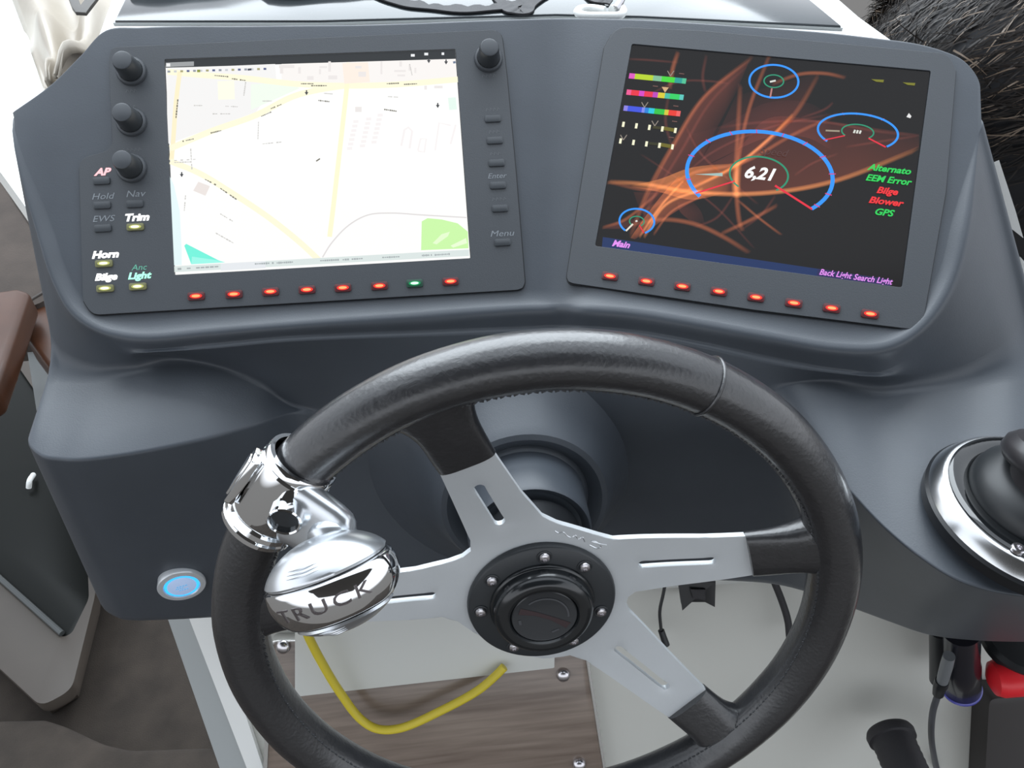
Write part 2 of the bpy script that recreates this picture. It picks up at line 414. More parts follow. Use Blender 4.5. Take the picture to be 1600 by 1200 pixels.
column(R_(1290, 49), R_(1310, 547), 577, 584, Z(1300, 592, .362), Z(1330, 770, .385), Z(1320, 953, .602), rF=.004, rG=.0018)
column(R_(1370, 58), R_(1385, 545), 580, 588, Z(1370, 602, .366), Z(1385, 828, .385), Z(1390, 977, .60), rF=.02)
column(R_(1430, 66), R_(1440, 515), 0, 0, Z(1440, 600, .364), Z(1440, 873, .384), Z(1450, 996, .60), ridge=False, rC=.009)
column(R_(1475, 78), R_(1485, 450), 0, 0, Z(1520, 588, .361), Z(1500, 909, .384), Z(1520, 1004, .60), ridge=False, rC=.009)
column(R_(1505, 92), R_(1512, 350), 0, 0, Z(1582, 568, .354), Z(1590, 931, .383), Z(1610, 1006, .60), ridge=False, rC=.008)
column(R_(1527, 118), R_(1530, 215), 0, 0, Z(1612, 552, .352), Z(1700, 930, .383), Z(1720, 1004, .60), ridge=False, rC=.0044)
column(R_(1531, 135), R_(1536, 190), 0, 0, Z(1636, 562, .355), Z(1800, 900, .383), Z(1820, 980, .60), ridge=False, rC=.0044)
last = cols[-1]
cols.append([(p + Vector((-.004, .04, -.006)), r) for k, (p, r) in enumerate(last)])
cols.append([(p + Vector((-.03, .16, -.03)), r) for k, (p, r) in enumerate(last)])
PER = 7
rows = []
for k in range(10):
    rows.append(cr([Vector((*c[k][0], c[k][1])) for c in cols], PER))
def vcurve(P, R):
    out = [P[0]]
    for i in range(1, len(P)-1):
        a, b, c = P[i-1], P[i], P[i+1]
        la, lc = (a-b).length, (c-b).length
        r = max(.0004, min(R[i]*1.4, .48*la, .48*lc))
        s_ = b + (a-b)*(r/max(la, 1e-6)); e_ = b + (c-b)*(r/max(lc, 1e-6))
        pv = out[-1]
        for q in (1/3, 2/3): out.append(pv + (s_-pv)*q)
        for j in range(6):
            t = j/5; out.append(s_*((1-t)**2) + b*(2*t*(1-t)) + e_*(t*t))
    out.append(P[-1])
    return out
bm = bmesh.new(); grid = []
for u in range(len(rows[0])):
    P = [Vector(rows[k][u][:3]) for k in range(10)]; R = [rows[k][u][3] for k in range(10)]
    grid.append([bm.verts.new(con.matrix_world.inverted() @ p) for p in vcurve(P, R)])
for a, b in zip(grid, grid[1:]):
    for i in range(len(a)-1): bm.faces.new((a[i], a[i+1], b[i+1], b[i]))
obj('console_shell', bm, m_console, con, smooth=70)
# flared column boss of the console
MW = con.matrix_world.inverted() @ FW.M
bm = bmesh.new(); lathe(bm, [(.0, -.080), (.036, -.080), (.0385, -.077), (.041, -.076), (.0425, -.079), (.0430, -.098), (.0440, -.116), (.0470, -.119), (.0520, -.114), (.0560, -.112), (.0600, -.113), (.0640, -.119), (.0720, -.136), (.0840, -.153), (.100, -.168), (.125, -.185)], 64, MW)
obj('column_boss', bm, m_console, con)

# ------------------------------------------------------------------ left display: chart screen
def led_pill(parent, F, x, y, w, h, z, mbody, mlens, mcore, name='button'):
    c = F.loc(x, y, z)
    bm = bmesh.new(); prism(bm, [(p.x+c.x, p.y+c.y) for p in rpoly([(-w/2, -h/2), (w/2, -h/2), (w/2, h/2), (-w/2, h/2)], h*.28, 4)], z-.0003, z+.0012, bev=.0003)
    b = obj(name, bm, mbody, parent)
    if mlens:
        bm = bmesh.new(); prism(bm, [(c.x + w*.36*math.cos(a), c.y + h*.30*math.sin(a)) for a in [2*PI*i/20 for i in range(20)]], z+.0011, z+.0014)
        b2 = obj('button_lamp', bm, mlens, b)
        bm = bmesh.new(); prism(bm, [(c.x + w*.25*math.cos(a), c.y + h*.17*math.sin(a)) for a in [2*PI*i/16 for i in range(16)]], z+.0013, z+.0016)
        obj('lamp_core', bm, mcore, b)
    return b
def panel_plate(F, parent, outline, rads, z=.0006):
    o = rpoly([F.loc(x, y, z) for x, y in outline], rads, 7)
    g = .0004
    hole = [Vector((-g, g)), Vector((SWID+g, g)), Vector((SWID+g, -SHEI-g)), Vector((-g, -SHEI-g))]
    hole = rpoly(hole, .0015, 3)
    bm = bmesh.new(); prism(bm, o, -.004, z, [hole], bev=.0006)
    c_ = sum(o, Vector((0, 0)))/len(o)
    b2 = bmesh.new(); prism(b2, [c_ + (p-c_)*(1+.0008/(p-c_).length) for p in o], -.0040, -.0010); obj('plate_gap_shade', b2, m_dark, parent, smooth=0)  # dark ring added as the shadowed gap round the plate
    return obj('bezel_plate', bm, m_plate, parent, smooth=0)
PZ = .0006
cp = empty('chart_display', FL.M, 'left display with a glowing white street chart, knobs and lit side buttons', 'display')
panel_plate(FL, cp, [(173, 74), (783, 46), (792, 120), (806, 270), (821, 452), (144, 492), (130, 470), (123, 248), (176, 234), (170, 95)],
            [.007, .008, 0, 0, .007, .006, 0, .008, .008, 0])
def screen(parent, m):
    bm = bmesh.new(); box(bm, (SWID/2, -SHEI/2, -.0009), (SWID, SHEI, .0012)); return obj('screen', bm, m, parent, smooth=0)
sL = screen(cp, em(255, 255, 253, 1.0))
SEP = {'gauge_ring', 'inner_ring', 'gauge_limit', 'gauge_pointer_bar', 'turn_arrow', 'road', 'park_tint', 'land_tint', 'field_tint', 'green_park', 'lagoon'}
MULTI = {'building', 'block', 'block_outline', 'street_name', 'window_icon', 'tool_icon', 'marker', 'marker_stroke', 'park_path', 'gauge_tick', 'small_value', 'rainbow_bar', 'scale_fill', 'scale_tick', 'scale_pointer'}
class Draw:
    def __init__(s, F, parent): s.F = F; s.p = parent; s.k = 0; s.b = {}
    def z(s): s.k += 1; return -.00029 + .000004*s.k
    def pp(s, px): return [s.F.loc(x, y, -.0003) for x, y in px]
    def bm(s, name, m):
        if name in SEP: s.n = getattr(s, 'n', 0) + 1; s.b[(name, m, s.n)] = (bmesh.new(), s.z()); return s.b[(name, m, s.n)]
        if (name, m) not in s.b: s.b[(name, m)] = (bmesh.new(), s.z())
        return s.b[(name, m)]
    def poly(s, name, px, m):
        b, z = s.bm(name, m); flat(b, s.pp(px), z)
    def line(s, name, px, w, m, smooth=False, closed=False):
        b, z = s.bm(name, m); P = s.pp(px)
        if smooth: P = [Vector((q.x, q.y)) for q in cr([Vector((q.x, q.y, 0)) for q in P], 6)]
        strip(b, P, w, z, closed)
    def done(s):
        for key, (b, z) in s.b.items():
            o = obj(key[0], b, key[1], s.p, smooth=0, kind='raw')
            if key[0] in MULTI: o['kind'] = 'stuff'
d = Draw(FL, sL)
d.poly('title_bar', [(258, 94), (711, 78), (712, 92), (259, 106)], em(52, 55, 58))
d.poly('title_tab', [(259, 98), (303, 96), (303, 103), (259, 105)], em(160, 163, 165)); d.poly('title_icon', [(260, 99), (266, 99), (266, 104), (260, 104)], em(245, 245, 245))
for x, y, w in ((645, 86.5, 6), (666, 84.5, 6), (692, 84, 4)): d.poly('window_icon', [(x-w/2, y-2), (x+w/2, y-2), (x+w/2, y+2), (x-w/2, y+2)], em(240, 242, 245))
greyland = em(246, 245, 244); pale = em(250, 248, 235)
d.poly('land_tint', [(260, 107), (430, 100), (432, 128), (400, 175), (262, 225)], greyland)
d.poly('land_tint', [(440, 100), (712, 92), (714, 125), (560, 130), (440, 130)], em(250, 246, 243))
d.poly('park_tint', [(392, 132), (455, 128), (468, 138), (392, 172)], em(243, 252, 240)); d.poly('field_tint', [(340, 127), (366, 126), (367, 155), (341, 156)], em(253, 253, 235))
road = em(255, 251, 222); roadb = em(254, 243, 206)
d.line('road', [(262, 112), (300, 116), (380, 122), (460, 131), (540, 134), (620, 132), (716, 124)], .0042, road, True)
d.line('road', [(281, 112), (275, 160), (271, 215), (268, 250)], .0030, roadb, True)
d.line('road', [(266, 232), (330, 205), (400, 180), (455, 152), (490, 142), (545, 133)], .0042, road, True)
d.line('road', [(266, 252), (310, 270), (360, 300), (420, 340), (470, 380), (500, 408)], .0040, road, True)
d.line('road', [(545, 98), (542, 135), (536, 190), (528, 260), (520, 330), (515, 370)], .0032, em(255, 251, 214), True)
d.poly('road_junction', [(535, 99), (575, 97), (578, 128), (538, 131)], em(255, 240, 228))
bld = em(238, 233, 231)
for x, y, w, h in ((448, 104, 24, 5), (440, 110, 5, 10), (468, 110, 4, 10), (505, 105, 12, 3), (500, 112, 3, 8), (515, 104, 4, 16), (485, 122, 10, 6), (520, 121, 14, 6), (560, 105, 10, 4), (566, 116, 12, 8), (596, 106, 3, 20), (626, 100, 4, 8), (625, 111, 18, 3), (627, 118, 12, 3), (640, 106, 3, 9), (649, 110, 3, 8), (685, 136, 13, 4), (665, 137, 4, 6), (560, 171, 10, 8)):
    d.poly('building', [(x-w/2, y-h/2), (x+w/2, y-h/2), (x+w/2, y+h/2), (x-w/2, y+h/2)], bld)
bl2 = em(248, 243, 243)
for k in range(7):
    for j, (x0, y0) in enumerate(((556, 190), (576, 186), (594, 180))):
        x, y = x0 - k*1.6, y0 + k*7; d.poly('block', [(x-4, y-2), (x+4, y-2.4), (x+4, y+2), (x-4, y+2.4)], bl2)
d.line('block_outline', [(627, 228), (632, 203), (638, 199), (644, 205), (640, 232)], .0014, bl2); d.line('block_outline', [(653, 235), (657, 217), (666, 217), (663, 238), (653, 236)], .0010, bl2)
d.line('block_outline', [(680, 235), (686, 192), (704, 196)], .0010, bl2); d.line('block_outline', [(704, 225), (712, 195)], .0012, bl2)
d.poly('warehouse', [(310, 284), (328, 291), (321, 306), (302, 298)], em(238, 230, 226))
d.poly('mint_park', [(700, 153), (712, 152), (714, 171), (702, 172)], em(232, 250, 240))
d.poly('bay', [(262, 268), (272, 290), (281, 330), (284, 390), (284, 414), (270, 415)], em(232, 250, 252))
d.poly('lagoon', [(288, 384), (291, 381), (340, 406), (350, 410), (299, 413)], em(120, 245, 222)); d.poly('lagoon_shore', [(300, 401), (342, 407), (352, 410), (299, 413)], em(160, 250, 235))
d.poly('green_park', [(659, 346), (668, 341), (690, 343), (715, 349), (731, 362), (732, 388), (658, 391)], em(205, 250, 172))
d.poly('park_path', [(676, 380), (690, 366), (703, 362), (700, 369), (682, 382)], em(232, 255, 210)); d.poly('park_path', [(704, 384), (728, 372), (730, 380), (708, 387)], em(236, 255, 216))
d.line('railway', [(504, 402), (518, 380), (545, 352), (575, 336), (610, 333), (660, 336), (729, 340)], .0009, em(226, 222, 222), True)
ink = em(120, 116, 105); ink2 = em(205, 203, 200)
def streetname(pts, m=ink, w=.0007, seg=7):
    for i in range(seg):
        if random.random() < .9:
            a = [pts[0][j] + (pts[1][j]-pts[0][j])*(i+.08)/seg for j in (0, 1)]; b = [pts[0][j] + (pts[1][j]-pts[0][j])*(i+.9)/seg for j in (0, 1)]
            d.line('street_name', [a, b], w*random.uniform(.7, 1.5), m)
for p in ([(335, 118), (357, 120)], [(362, 123), (384, 126)], [(470, 131), (490, 131)], [(486, 134), (511, 134)], [(604, 131), (627, 130)], [(631, 132), (652, 131)], [(278, 155), (275, 185)], [(285, 221), (303, 217)], [(329, 208), (346, 204)],
          [(408, 182), (424, 175)], [(423, 170), (440, 163)], [(497, 157), (515, 159)], [(600, 171), (620, 174)], [(320, 280), (345, 293)], [(344, 294), (370, 312)]): streetname(p)
for p in ([(300, 165), (319, 165)], [(352, 166), (372, 167)], [(332, 178), (360, 178)], [(410, 158), (425, 158)], [(506, 146), (520, 147)], [(606, 151), (622, 152)], [(272, 251), (306, 249)], [(272, 254), (300, 253)], [(300, 265), (298, 232)], [(344, 334), (364, 346)], [(337, 364), (365, 380)], [(381, 150), (384, 128)], [(404, 190), (403, 218)], [(410, 225), (440, 222)], [(290, 305), (288, 330)], [(640, 100), (644, 118)]): streetname(p, ink2, .0006)
for x, y in ((479, 145), (284, 273), (684, 165), (670, 95), (697, 97)):
    d.poly('marker', [(x-3, y-1), (x+3, y-1), (x, y+4)], em(70, 72, 76)); d.poly('marker', [(x-1, y-4), (x+1, y-4), (x+1, y), (x-1, y)], em(70, 72, 76))
d.line('marker_stroke', [(494, 252), (500, 248)], .0009, ink); d.line('marker_stroke', [(708, 98), (712, 97)], .0016, em(110, 125, 150))
for i, x in enumerate(range(264, 420, 10)):
    y = 112 - (x-264)*.028; c = [em(150, 155, 165), em(90, 100, 140), em(170, 165, 120), em(205, 208, 212)][(i*7) % 4]
    d.poly('tool_icon', [(x-2.2, y-1.6), (x+2.2, y-1.6), (x+2.2, y+1.6), (x-2.2, y+1.6)], c)
d.poly('tool_icon', [(308, 109), (313, 109), (313, 113), (308, 113)], em(140, 150, 60)); d.poly('tool_icon', [(387, 107.5), (393, 107), (393, 110), (387, 110.5)], em(60, 65, 80))
d.poly('status_bar', [(272, 416), (733, 390), (733, 400), (272, 425.5)], em(222, 232, 230)); d.poly('status_bar', [(345, 412), (415, 408), (415, 419), (345, 423)], em(232, 236, 240))
for a, b in (((277, 420.5), (342, 416.5)), ((398, 412.5), (428, 411)), ((432, 411), (458, 409.5)), ((500, 407.5), (530, 406)), ((535, 406), (567, 404)), ((597, 402.5), (628, 401)), ((657, 399.5), (675, 398.5)), ((679, 398.5), (703, 397)))        : streetname([a, b], em(170, 178, 180), .0010, 9)
d.done()
# knobs (four) with skirt and bright ringed cap
def panel_knob(F, parent, x, y, r, h):
    c = F.loc(x, y, PZ); T = Matrix.Translation((c.x, c.y, PZ))
    bm = bmesh.new(); lathe(bm, [(0, 0), (r*1.28, 0), (r*1.30, .0010), (r*1.22, .0022), (r*1.05, .0026)], 40, T); k = obj('knob', bm, m_knobcap, parent)
    bm = bmesh.new(); pr = []
    seg = 36; secs = []
    for z, q in ((.002, 1.0), (.004, 1.0), (h*.55, .93), (h*.92, .86), (h, .78)):
        secs.append([T @ Vector((r*q*(1+.025*(i % 2))*math.cos(2*PI*i/seg), r*q*(1+.025*(i % 2))*math.sin(2*PI*i/seg), z)) for i in range(seg)])
    loft(bm, secs); obj('knob_grip', bm, m_knob, k)
    bm = bmesh.new(); lathe(bm, [(r*.78, h-.0002), (r*.79, h+.0004), (r*.70, h+.0007), (0, h+.0007)], 36, T); obj('knob_cap', bm, m_knobcap, k)
for x, y in ((206, 112), (206, 191), (206, 263)): panel_knob(FL, cp, x, y, .0078, .0165)
panel_knob(FL, cp, 763, 92, .0078, .0165)
# side buttons and their legends
w_lit, w_core = em(200, 205, 120, 1.0), em(255, 255, 225, 1.6)
BW, BH = .0112, .0048
for x, y in ((159, 283), (160, 321), (161, 357), (211, 319), (770, 186), (773, 220), (776, 255), (778, 290), (781, 326), (785, 379)):
    led_pill(cp, FL, x, y, BW, BH, PZ, m_btn, None, None)
m_amber = mat('amber_button', (.16, .16, .07), .4)
for x, y in ((212, 355), (163, 412), (165, 451), (216, 448)): led_pill(cp, FL, x, y, BW, BH, PZ, m_amber, w_lit, w_core)
m_redb = mat('red_lens_body', (.10, .022, .026), .35); m_grnb = mat('green_lens_body', (.02, .07, .045), .35)
r_lens, r_core = em(225, 45, 40, 1.8), em(255, 165, 105, 1.5)
g_lens, g_core = em(30, 160, 95, 1.0), em(215, 255, 232, 1.3)
for i, (x, y) in enumerate(((307, 463), (366, 460), (423, 456), (480, 453), (536, 450), (593, 447), (648, 443), (704, 440))):
    if i == 6: led_pill(cp, FL, x, y, .0112, .0055, PZ, m_grnb, g_lens, g_core)
    else: led_pill(cp, FL, x, y, .0112, .0055, PZ, m_redb, r_lens, r_core)
def legend(F, par, s, x, y, size, m, z=PZ+.0002, **k):
    c = F.loc(x, y, z); return text('legend', s, size, c.x, c.y, z, m, par, **k)
lit_w, lit_r, lit_g = em(255, 255, 255, 2.0), em(255, 185, 190, 1.5), em(175, 255, 225, 1.3)
legend(FL, cp, 'AP', 159, 269, .0068, lit_r, bold=.045, shear=.35, sx_=1.15)
legend(FL, cp, 'Hold', 160, 307, .0060, m_label, sx_=1.2); legend(FL, cp, 'EWS', 161, 342, .0060, m_label, sx_=1.2)
legend(FL, cp, 'Nav', 211, 303, .0064, m_label, sx_=1.2); legend(FL, cp, 'Trim', 213, 340, .0068, lit_w, bold=.045, sx_=1.2)
legend(FL, cp, 'Horn', 164, 398, .0066, lit_w, bold=.05, sx_=1.2); legend(FL, cp, 'Bilge', 165, 433, .0062, lit_w, bold=.05, sx_=1.2)
legend(FL, cp, 'Anc', 217, 418, .0056, mat('green_legend', (.10, .30, .22), .4, emit=(.08, .30, .22), es=.5), sx_=1.1); legend(FL, cp, 'Light', 217, 431, .0062, lit_g, bold=.045, sx_=1.2)
legend(FL, cp, 'Menu', 784, 365, .0060, m_label, sx_=1.25); legend(FL, cp, 'Enter', 776, 275, .0052, m_label, sx_=1.15)
# legends too worn to read: plain broken strokes
bm = bmesh.new()
for x, y, w in ((764, 118, 24), (770, 171, 26), (772, 206, 16), (774, 240, 22), (780, 311, 26), (205, 142, 16), (204, 167, 14), (206, 234, 34)):
    c = FL.loc(x, y, PZ+.0002); n = max(3, int(w/6))
    for i in range(n):
        u = c.x + (i-(n-1)/2)*.0026
        strip(bm, [(u-.0009, c.y-.0011), (u-.0002, c.y+.0011), (u+.0009, c.y-.0002)], .0004, PZ+.0002)
obj('worn_legend', bm, mat('worn_print', (.125, .135, .145), .5), cp, smooth=0, kind='raw')['kind'] = 'stuff'

# ------------------------------------------------------------------ right display: engine gauges on a flame wallpaper
gp = empty('gauge_display', FR.M, 'right display with blue ring gauges and rainbow bars on black and orange wallpaper', 'display')
panel_plate(FR, gp, [(962, 42), (1100, 48), (1482, 84), (1494, 110), (1478, 300), (1440, 516), (1180, 484), (884, 441), (908, 290), (944, 75)], [.010, 0, .010, 0, 0, .006, 0, .006, 0, 0])
sR = screen(gp, mat('screen_black', (.004, .004, .004), .14, spec=.16, emit=(.010, .009, .009), es=1.0))
d = Draw(FR, sR)
# wallpaper: filled veils and fine bright curves, additive, brightness per vertex
gb = bmesh.new(); cl = gb.loops.layers.float_color.new('Col')
zz = [-.00029]
def veil(A, B, ca, cb, prof=lambda t: math.sin(PI*t)**.6):
    a = cr([Vector((*FR.loc(x, y, -.0003), 0)) for x, y in A], 8); b = cr([Vector((*FR.loc(x, y, -.0003), 0)) for x, y in B], 8)
    n = min(len(a), len(b)); zz[0] += .000002
    va = [gb.verts.new((a[int(i*(len(a)-1)/(n-1))].x, a[int(i*(len(a)-1)/(n-1))].y, zz[0])) for i in range(n)]
    vb = [gb.verts.new((b[int(i*(len(b)-1)/(n-1))].x, b[int(i*(len(b)-1)/(n-1))].y, zz[0])) for i in range(n)]
    for i in range(n-1):
        f = gb.faces.new((va[i], va[i+1], vb[i+1], vb[i]))
        f.normal_update()
        for l, (c, q) in zip(f.loops, ((ca, i), (ca, i+1), (cb, i+1), (cb, i))):
            k = prof(q/(n-1)); l[cl] = (c[0]*k, c[1]*k, c[2]*k, 1)
def wisp(px, w, c, soft=3.0):
    P = cr([Vector((*FR.loc(x, y, -.0003), 0)) for x, y in px], 10); n = len(P); zz[0] += .000002
    vs = []
    for i, p in enumerate(P):
        t = (P[min(i+1, n-1)] - P[max(i-1, 0)]).normalized(); nn = Vector((-t.y, t.x, 0))
        vs.append([gb.verts.new((p.x+nn.x*o_, p.y+nn.y*o_, zz[0])) for o_ in (-w*soft, -w*.5, w*.5, w*soft)])
    for i in range(n-1):
        for j in range(3):
            f = gb.faces.new((vs[i][j], vs[i+1][j], vs[i+1][j+1], vs[i][j+1]))
            for l, (q, jj) in zip(f.loops, ((i, j), (i+1, j), (i+1, j+1), (i, j+1))):
                k = (math.sin(PI*min(1, max(0, q/(n-1))))**.5) * (1.0 if jj in (1, 2) else 0.0); l[cl] = (c[0]*k, c[1]*k, c[2]*k, 1)
RD, OR, HOT = (.060, .014, .010), (.20, .055, .022), (.50, .17, .055)
flatp = lambda t: min(1, 4*t+.3)*min(1, 4*(1-t)+.45)
veil([(1000, 330), (1060, 280), (1150, 235), (1200, 185), (1290, 190), (1436, 210)], [(990, 300), (1060, 302), (1150, 303), (1210, 298), (1300, 282), (1436, 230)], (.036, .008, .006), (.075, .018, .010), flatp)
veil([(1060, 215), (1130, 195), (1200, 160), (1260, 160), (1300, 180)], [(1060, 280), (1130, 245), (1200, 215), (1260, 215), (1300, 235)], (.012, .003, .003), (.05, .011, .008))
veil([(1172, 92), (1100, 150), (1050, 230), (1000, 330)], [(1150, 145), (1120, 200), (1085, 265), (1010, 340)], (.09, .022, .014), (.018, .004, .003), flatp)
veil([(1275, 115), (1225, 200), (1150, 260), (1060, 300)], [(1150, 150), (1120, 210), (1080, 270), (1040, 305)], (.028, .007, .005), (.02, .005, .004), flatp)
veil([(985, 290), (1030, 280), (1080, 262), (1150, 255)], [(985, 292), (1030, 300), (1080, 312), (1140, 300)], (.30, .10, .025), (.26, .075, .022))
veil([(1060, 275), (1030, 310), (1000, 350), (985, 372)], [(1110, 300), (1065, 325), (1020, 355), (992, 374)], (.22, .06, .022), (.10, .025, .012), flatp)
veil([(985, 340), (960, 352), (938, 358)], [(1010, 345), (980, 356), (940, 358)], (.06, .015, .01), (.04, .01, .008))
veil([(1085, 350), (1062, 330), (1058, 315)], [(1102, 352), (1095, 330), (1080, 312)], (.05, .012, .008), (.02, .005, .004))
for px, w, c in (
    ([(1178, 88), (1100, 152), (1050, 230), (1012, 300), (984, 372)], .0007, OR), ([(1170, 100), (1110, 160), (1065, 235), (1020, 310), (992, 372)], .0005, RD), ([(1060, 80), (1051, 108), (1046, 140)], .0007, OR),
    ([(1046, 140), (1040, 190), (1050, 230)], .0005, RD), ([(980, 92), (1015, 94), (1062, 98)], .0004, RD), ([(1280, 115), (1242, 178), (1200, 220), (1150, 260), (1090, 288), (1002, 332)], .0007, OR), ([(1240, 178), (1200, 218), (1150, 258), (1070, 300)], .0005, HOT),
    ([(1157, 130), (1153, 205), (1150, 280), (1155, 345), (1160, 362)], .0007, OR), ([(1205, 80), (1172, 165), (1158, 225), (1148, 300)], .0006, OR), ([(1153, 250), (1150, 290), (1152, 310)], .0011, HOT),
    ([(948, 284), (1010, 288), (1080, 300), (1190, 302), (1300, 284), (1437, 232)], .0007, HOT), ([(948, 284), (1020, 296), (1090, 268), (1160, 254), (1240, 210), (1310, 178)], .0006, OR), ([(1058, 285), (1110, 240), (1200, 200), (1300, 178)], .0004, RD),
    ([(1437, 212), (1370, 205), (1280, 190), (1180, 192), (1120, 200)], .0005, RD), ([(985, 352), (1035, 343), (1085, 350), (1130, 370), (1172, 396)], .0007, OR), ([(1125, 366), (1170, 345), (1216, 320)], .0006, OR),
    ([(1212, 305), (1190, 335), (1160, 358)], .0004, RD), ([(1152, 312), (1185, 340), (1222, 368)], .0004, OR), ([(1205, 132), (1250, 116), (1290, 115), (1322, 122)], .0006, OR), ([(1000, 155), (1060, 128), (1110, 127), (1140, 131)], .0004, RD),
    ([(1104, 85), (1098, 120), (1102, 145)], .0005, RD), ([(1070, 195), (1095, 240), (1150, 290), (1185, 320)], .0004, RD), ([(1250, 185), (1290, 170), (1302, 160)], .0004, RD), ([(1320, 230), (1370, 222), (1437, 212)], .0004, RD),
    ([(940, 356), (975, 344), (1030, 300)], .0005, OR), ([(1005, 372), (1040, 320), (1100, 295)], .0005, HOT), ([(998, 372), (1030, 325), (1070, 280)], .0004, HOT), ([(1020, 368), (1050, 330), (1115, 300)], .0004, OR),
    ([(1000, 240), (1060, 280), (1120, 325), (1180, 390)], .00035, RD), ([(1085, 355), (1120, 340), (1150, 300)], .0004, RD), ([(1310, 240), (1270, 255), (1240, 275)], .0004, RD)):
    wisp(px, w, c)
obj('wallpaper_flames', gb, m_glow, sR, smooth=0, kind='raw')['kind'] = 'stuff'
def earc(name, cx, cy, rx, ry, a0, a1, w, m, n=48):   # elliptical arc on the display, in its own axes
    c = FR.loc(cx, cy, -.0003); b, z = d.bm(name, m)
    strip(b, [(c.x + rx*math.cos(math.radians(a0+(a1-a0)*i/n)), c.y + ry*math.sin(math.radians(a0+(a1-a0)*i/n))) for i in range(n+1)], w, z)
    return lambda a, k=1.0: (c.x + k*rx*math.cos(math.radians(a)), c.y + k*ry*math.sin(math.radians(a)))
blue, green, redl, whit, mag = em(52, 150, 255, 1.05), em(45, 150, 115), em(235, 50, 70), em(225, 228, 220), em(210, 70, 130)
d.k = 10
def ll(name, pts, w, m): b, z = d.bm(name, m); strip(b, pts, w, z)
def pxl(*p): return [FR.loc(x, y, -.0003) for x, y in p]
def gauge(cx, cy, rx, ry, a0, a1, w, irx, iry, ia0, ia1, iw):
    f = earc('gauge_ring', cx, cy, rx, ry, a0, a1, w, blue); g = earc('inner_ring', cx, cy, irx, iry, ia0, ia1, iw, green); return f, g
f, g = gauge(1185.5, 273, .0480, .0308, 221, -39, .0026, .0192, .0128, 232, -48, .0012)
ll('gauge_limit', pxl((1087, 302), (1148, 283)), .0011, redl); ll('gauge_limit', pxl((1211, 290), (1269, 327)), .0014, redl)
for a in (197, 165, 140, 118, 97, 76, 56, 35, 12, -15, -33): p, q = f(a, .955), f(a, 1.05); ll('gauge_tick', [p, q], .0007, mag)
d.poly('gauge_pointer', [(1086, 272.5), (1129, 270), (1129, 275.5)], em(165, 195, 190))
c = FR.loc(1186, 272, 0); text('gauge_value', '6,21', .0118, c.x, c.y, .00035, em(255, 255, 255), sR, shear=.3, bold=.035)
c = FR.loc(1208, 238, 0); text('gauge_caption', 'Speed', .0075, c.x, c.y, .00035, em(88, 62, 60), sR, shear=.3)
f, g = gauge(1340, 206, .0256, .0128, 224, -40, .0014, .0102, .0052, 222, -42, .0009)
ll('gauge_limit', pxl((1287, 219), (1320, 212)), .0008, redl); ll('gauge_limit', pxl((1357, 216), (1384, 230)), .0010, redl); ll('gauge_pointer_bar', pxl((1290, 204), (1312, 205)), .0012, em(160, 150, 130))
for a in (115, 95, 75, 55): ll('gauge_tick', [f(a, .94), f(a, 1.06)], .0006, mag)
for i in range(3): ll('small_value', pxl((1334+i*4.5, 208+i*.5), (1336+i*4.5, 203+i*.5)), .0012, whit)
f, g = gauge(1209, 127, .0163, .0120, 0, 360, .0014, .0065, .0046, 0, 360, .0009)
ll('gauge_pointer_bar', pxl((1206, 138), (1203.5, 152)), .0011, em(190, 130, 125)); ll('small_value', pxl((1203, 128), (1212, 126)), .0013, whit)
f, g = gauge(995, 346, .0119, .0090, 236, -55, .0013, .0050, .0036, 230, -50, .0008)
ll('gauge_pointer_bar', pxl((989, 350), (978, 361)), .0012, em(235, 225, 210)); ll('gauge_limit', pxl((999, 352), (1006, 364)), .0008, redl); ll('small_value', pxl((993, 346), (996, 345)), .0012, whit)
def bar(p0, p1, stops, w=.0040):
    for (t0, t1, c) in stops:
        a = [p0[j]+(p1[j]-p0[j])*t0 for j in (0, 1)]; b = [p0[j]+(p1[j]-p0[j])*t1 for j in (0, 1)]
        ll('rainbow_bar', pxl(a, b), w, em(*c))
bar((983, 118.5), (1072, 127), [(0, .1, (225, 90, 195)), (.1, .42, (185, 215, 40)), (.42, .57, (130, 190, 150)), (.57, .80, (70, 220, 60)), (.80, .93, (40, 160, 150)), (.93, 1, (80, 195, 150))])
bar((979, 144), (1068, 152.5), [(0, .08, (240, 90, 150)), (.08, .22, (235, 50, 70)), (.22, .31, (215, 70, 200)), (.31, .46, (235, 50, 80)), (.46, .55, (190, 70, 190)), (.55, .67, (220, 205, 50)), (.67, .76, (70, 190, 165)), (.76, .93, (50, 210, 100)), (.93, 1, (90, 200, 190))])
bar((974.5, 169), (1063, 178), [(0, .07, (140, 130, 225)), (.07, .32, (65, 85, 225)), (.32, .37, (130, 140, 235)), (.37, .44, (40, 130, 220)), (.44, .54, (40, 200, 225)), (.54, .72, (50, 195, 70)), (.72, .79, (215, 200, 60)), (.79, .93, (235, 60, 50)), (.93, 1, (240, 100, 100))])
olive = em(112, 105, 35); ivory = em(250, 248, 215)
ll('scale_fill', pxl((1036, 200.5), (1056, 204)), .0026, olive); ll('scale_fill', pxl((1032, 226), (1051, 229.5)), .0026, olive)
ll('scale_fill', pxl((1020, 199), (1036, 200.5)), .0020, em(62, 60, 32)); ll('scale_fill', pxl((1014, 224), (1032, 226)), .0020, em(55, 55, 32))
for i in range(5):
    x, y = 974 + i*20.3, 194.5 + i*2.4; ll('scale_tick', pxl((x+.7, y-4), (x-.7, y+4)), .0017, ivory)
    x, y = 969.5 + i*20.3, 220.5 + i*2.3; ll('scale_tick', pxl((x+.7, y-4), (x-.7, y+4)), .0017, ivory)
vm = em(150, 140, 130)
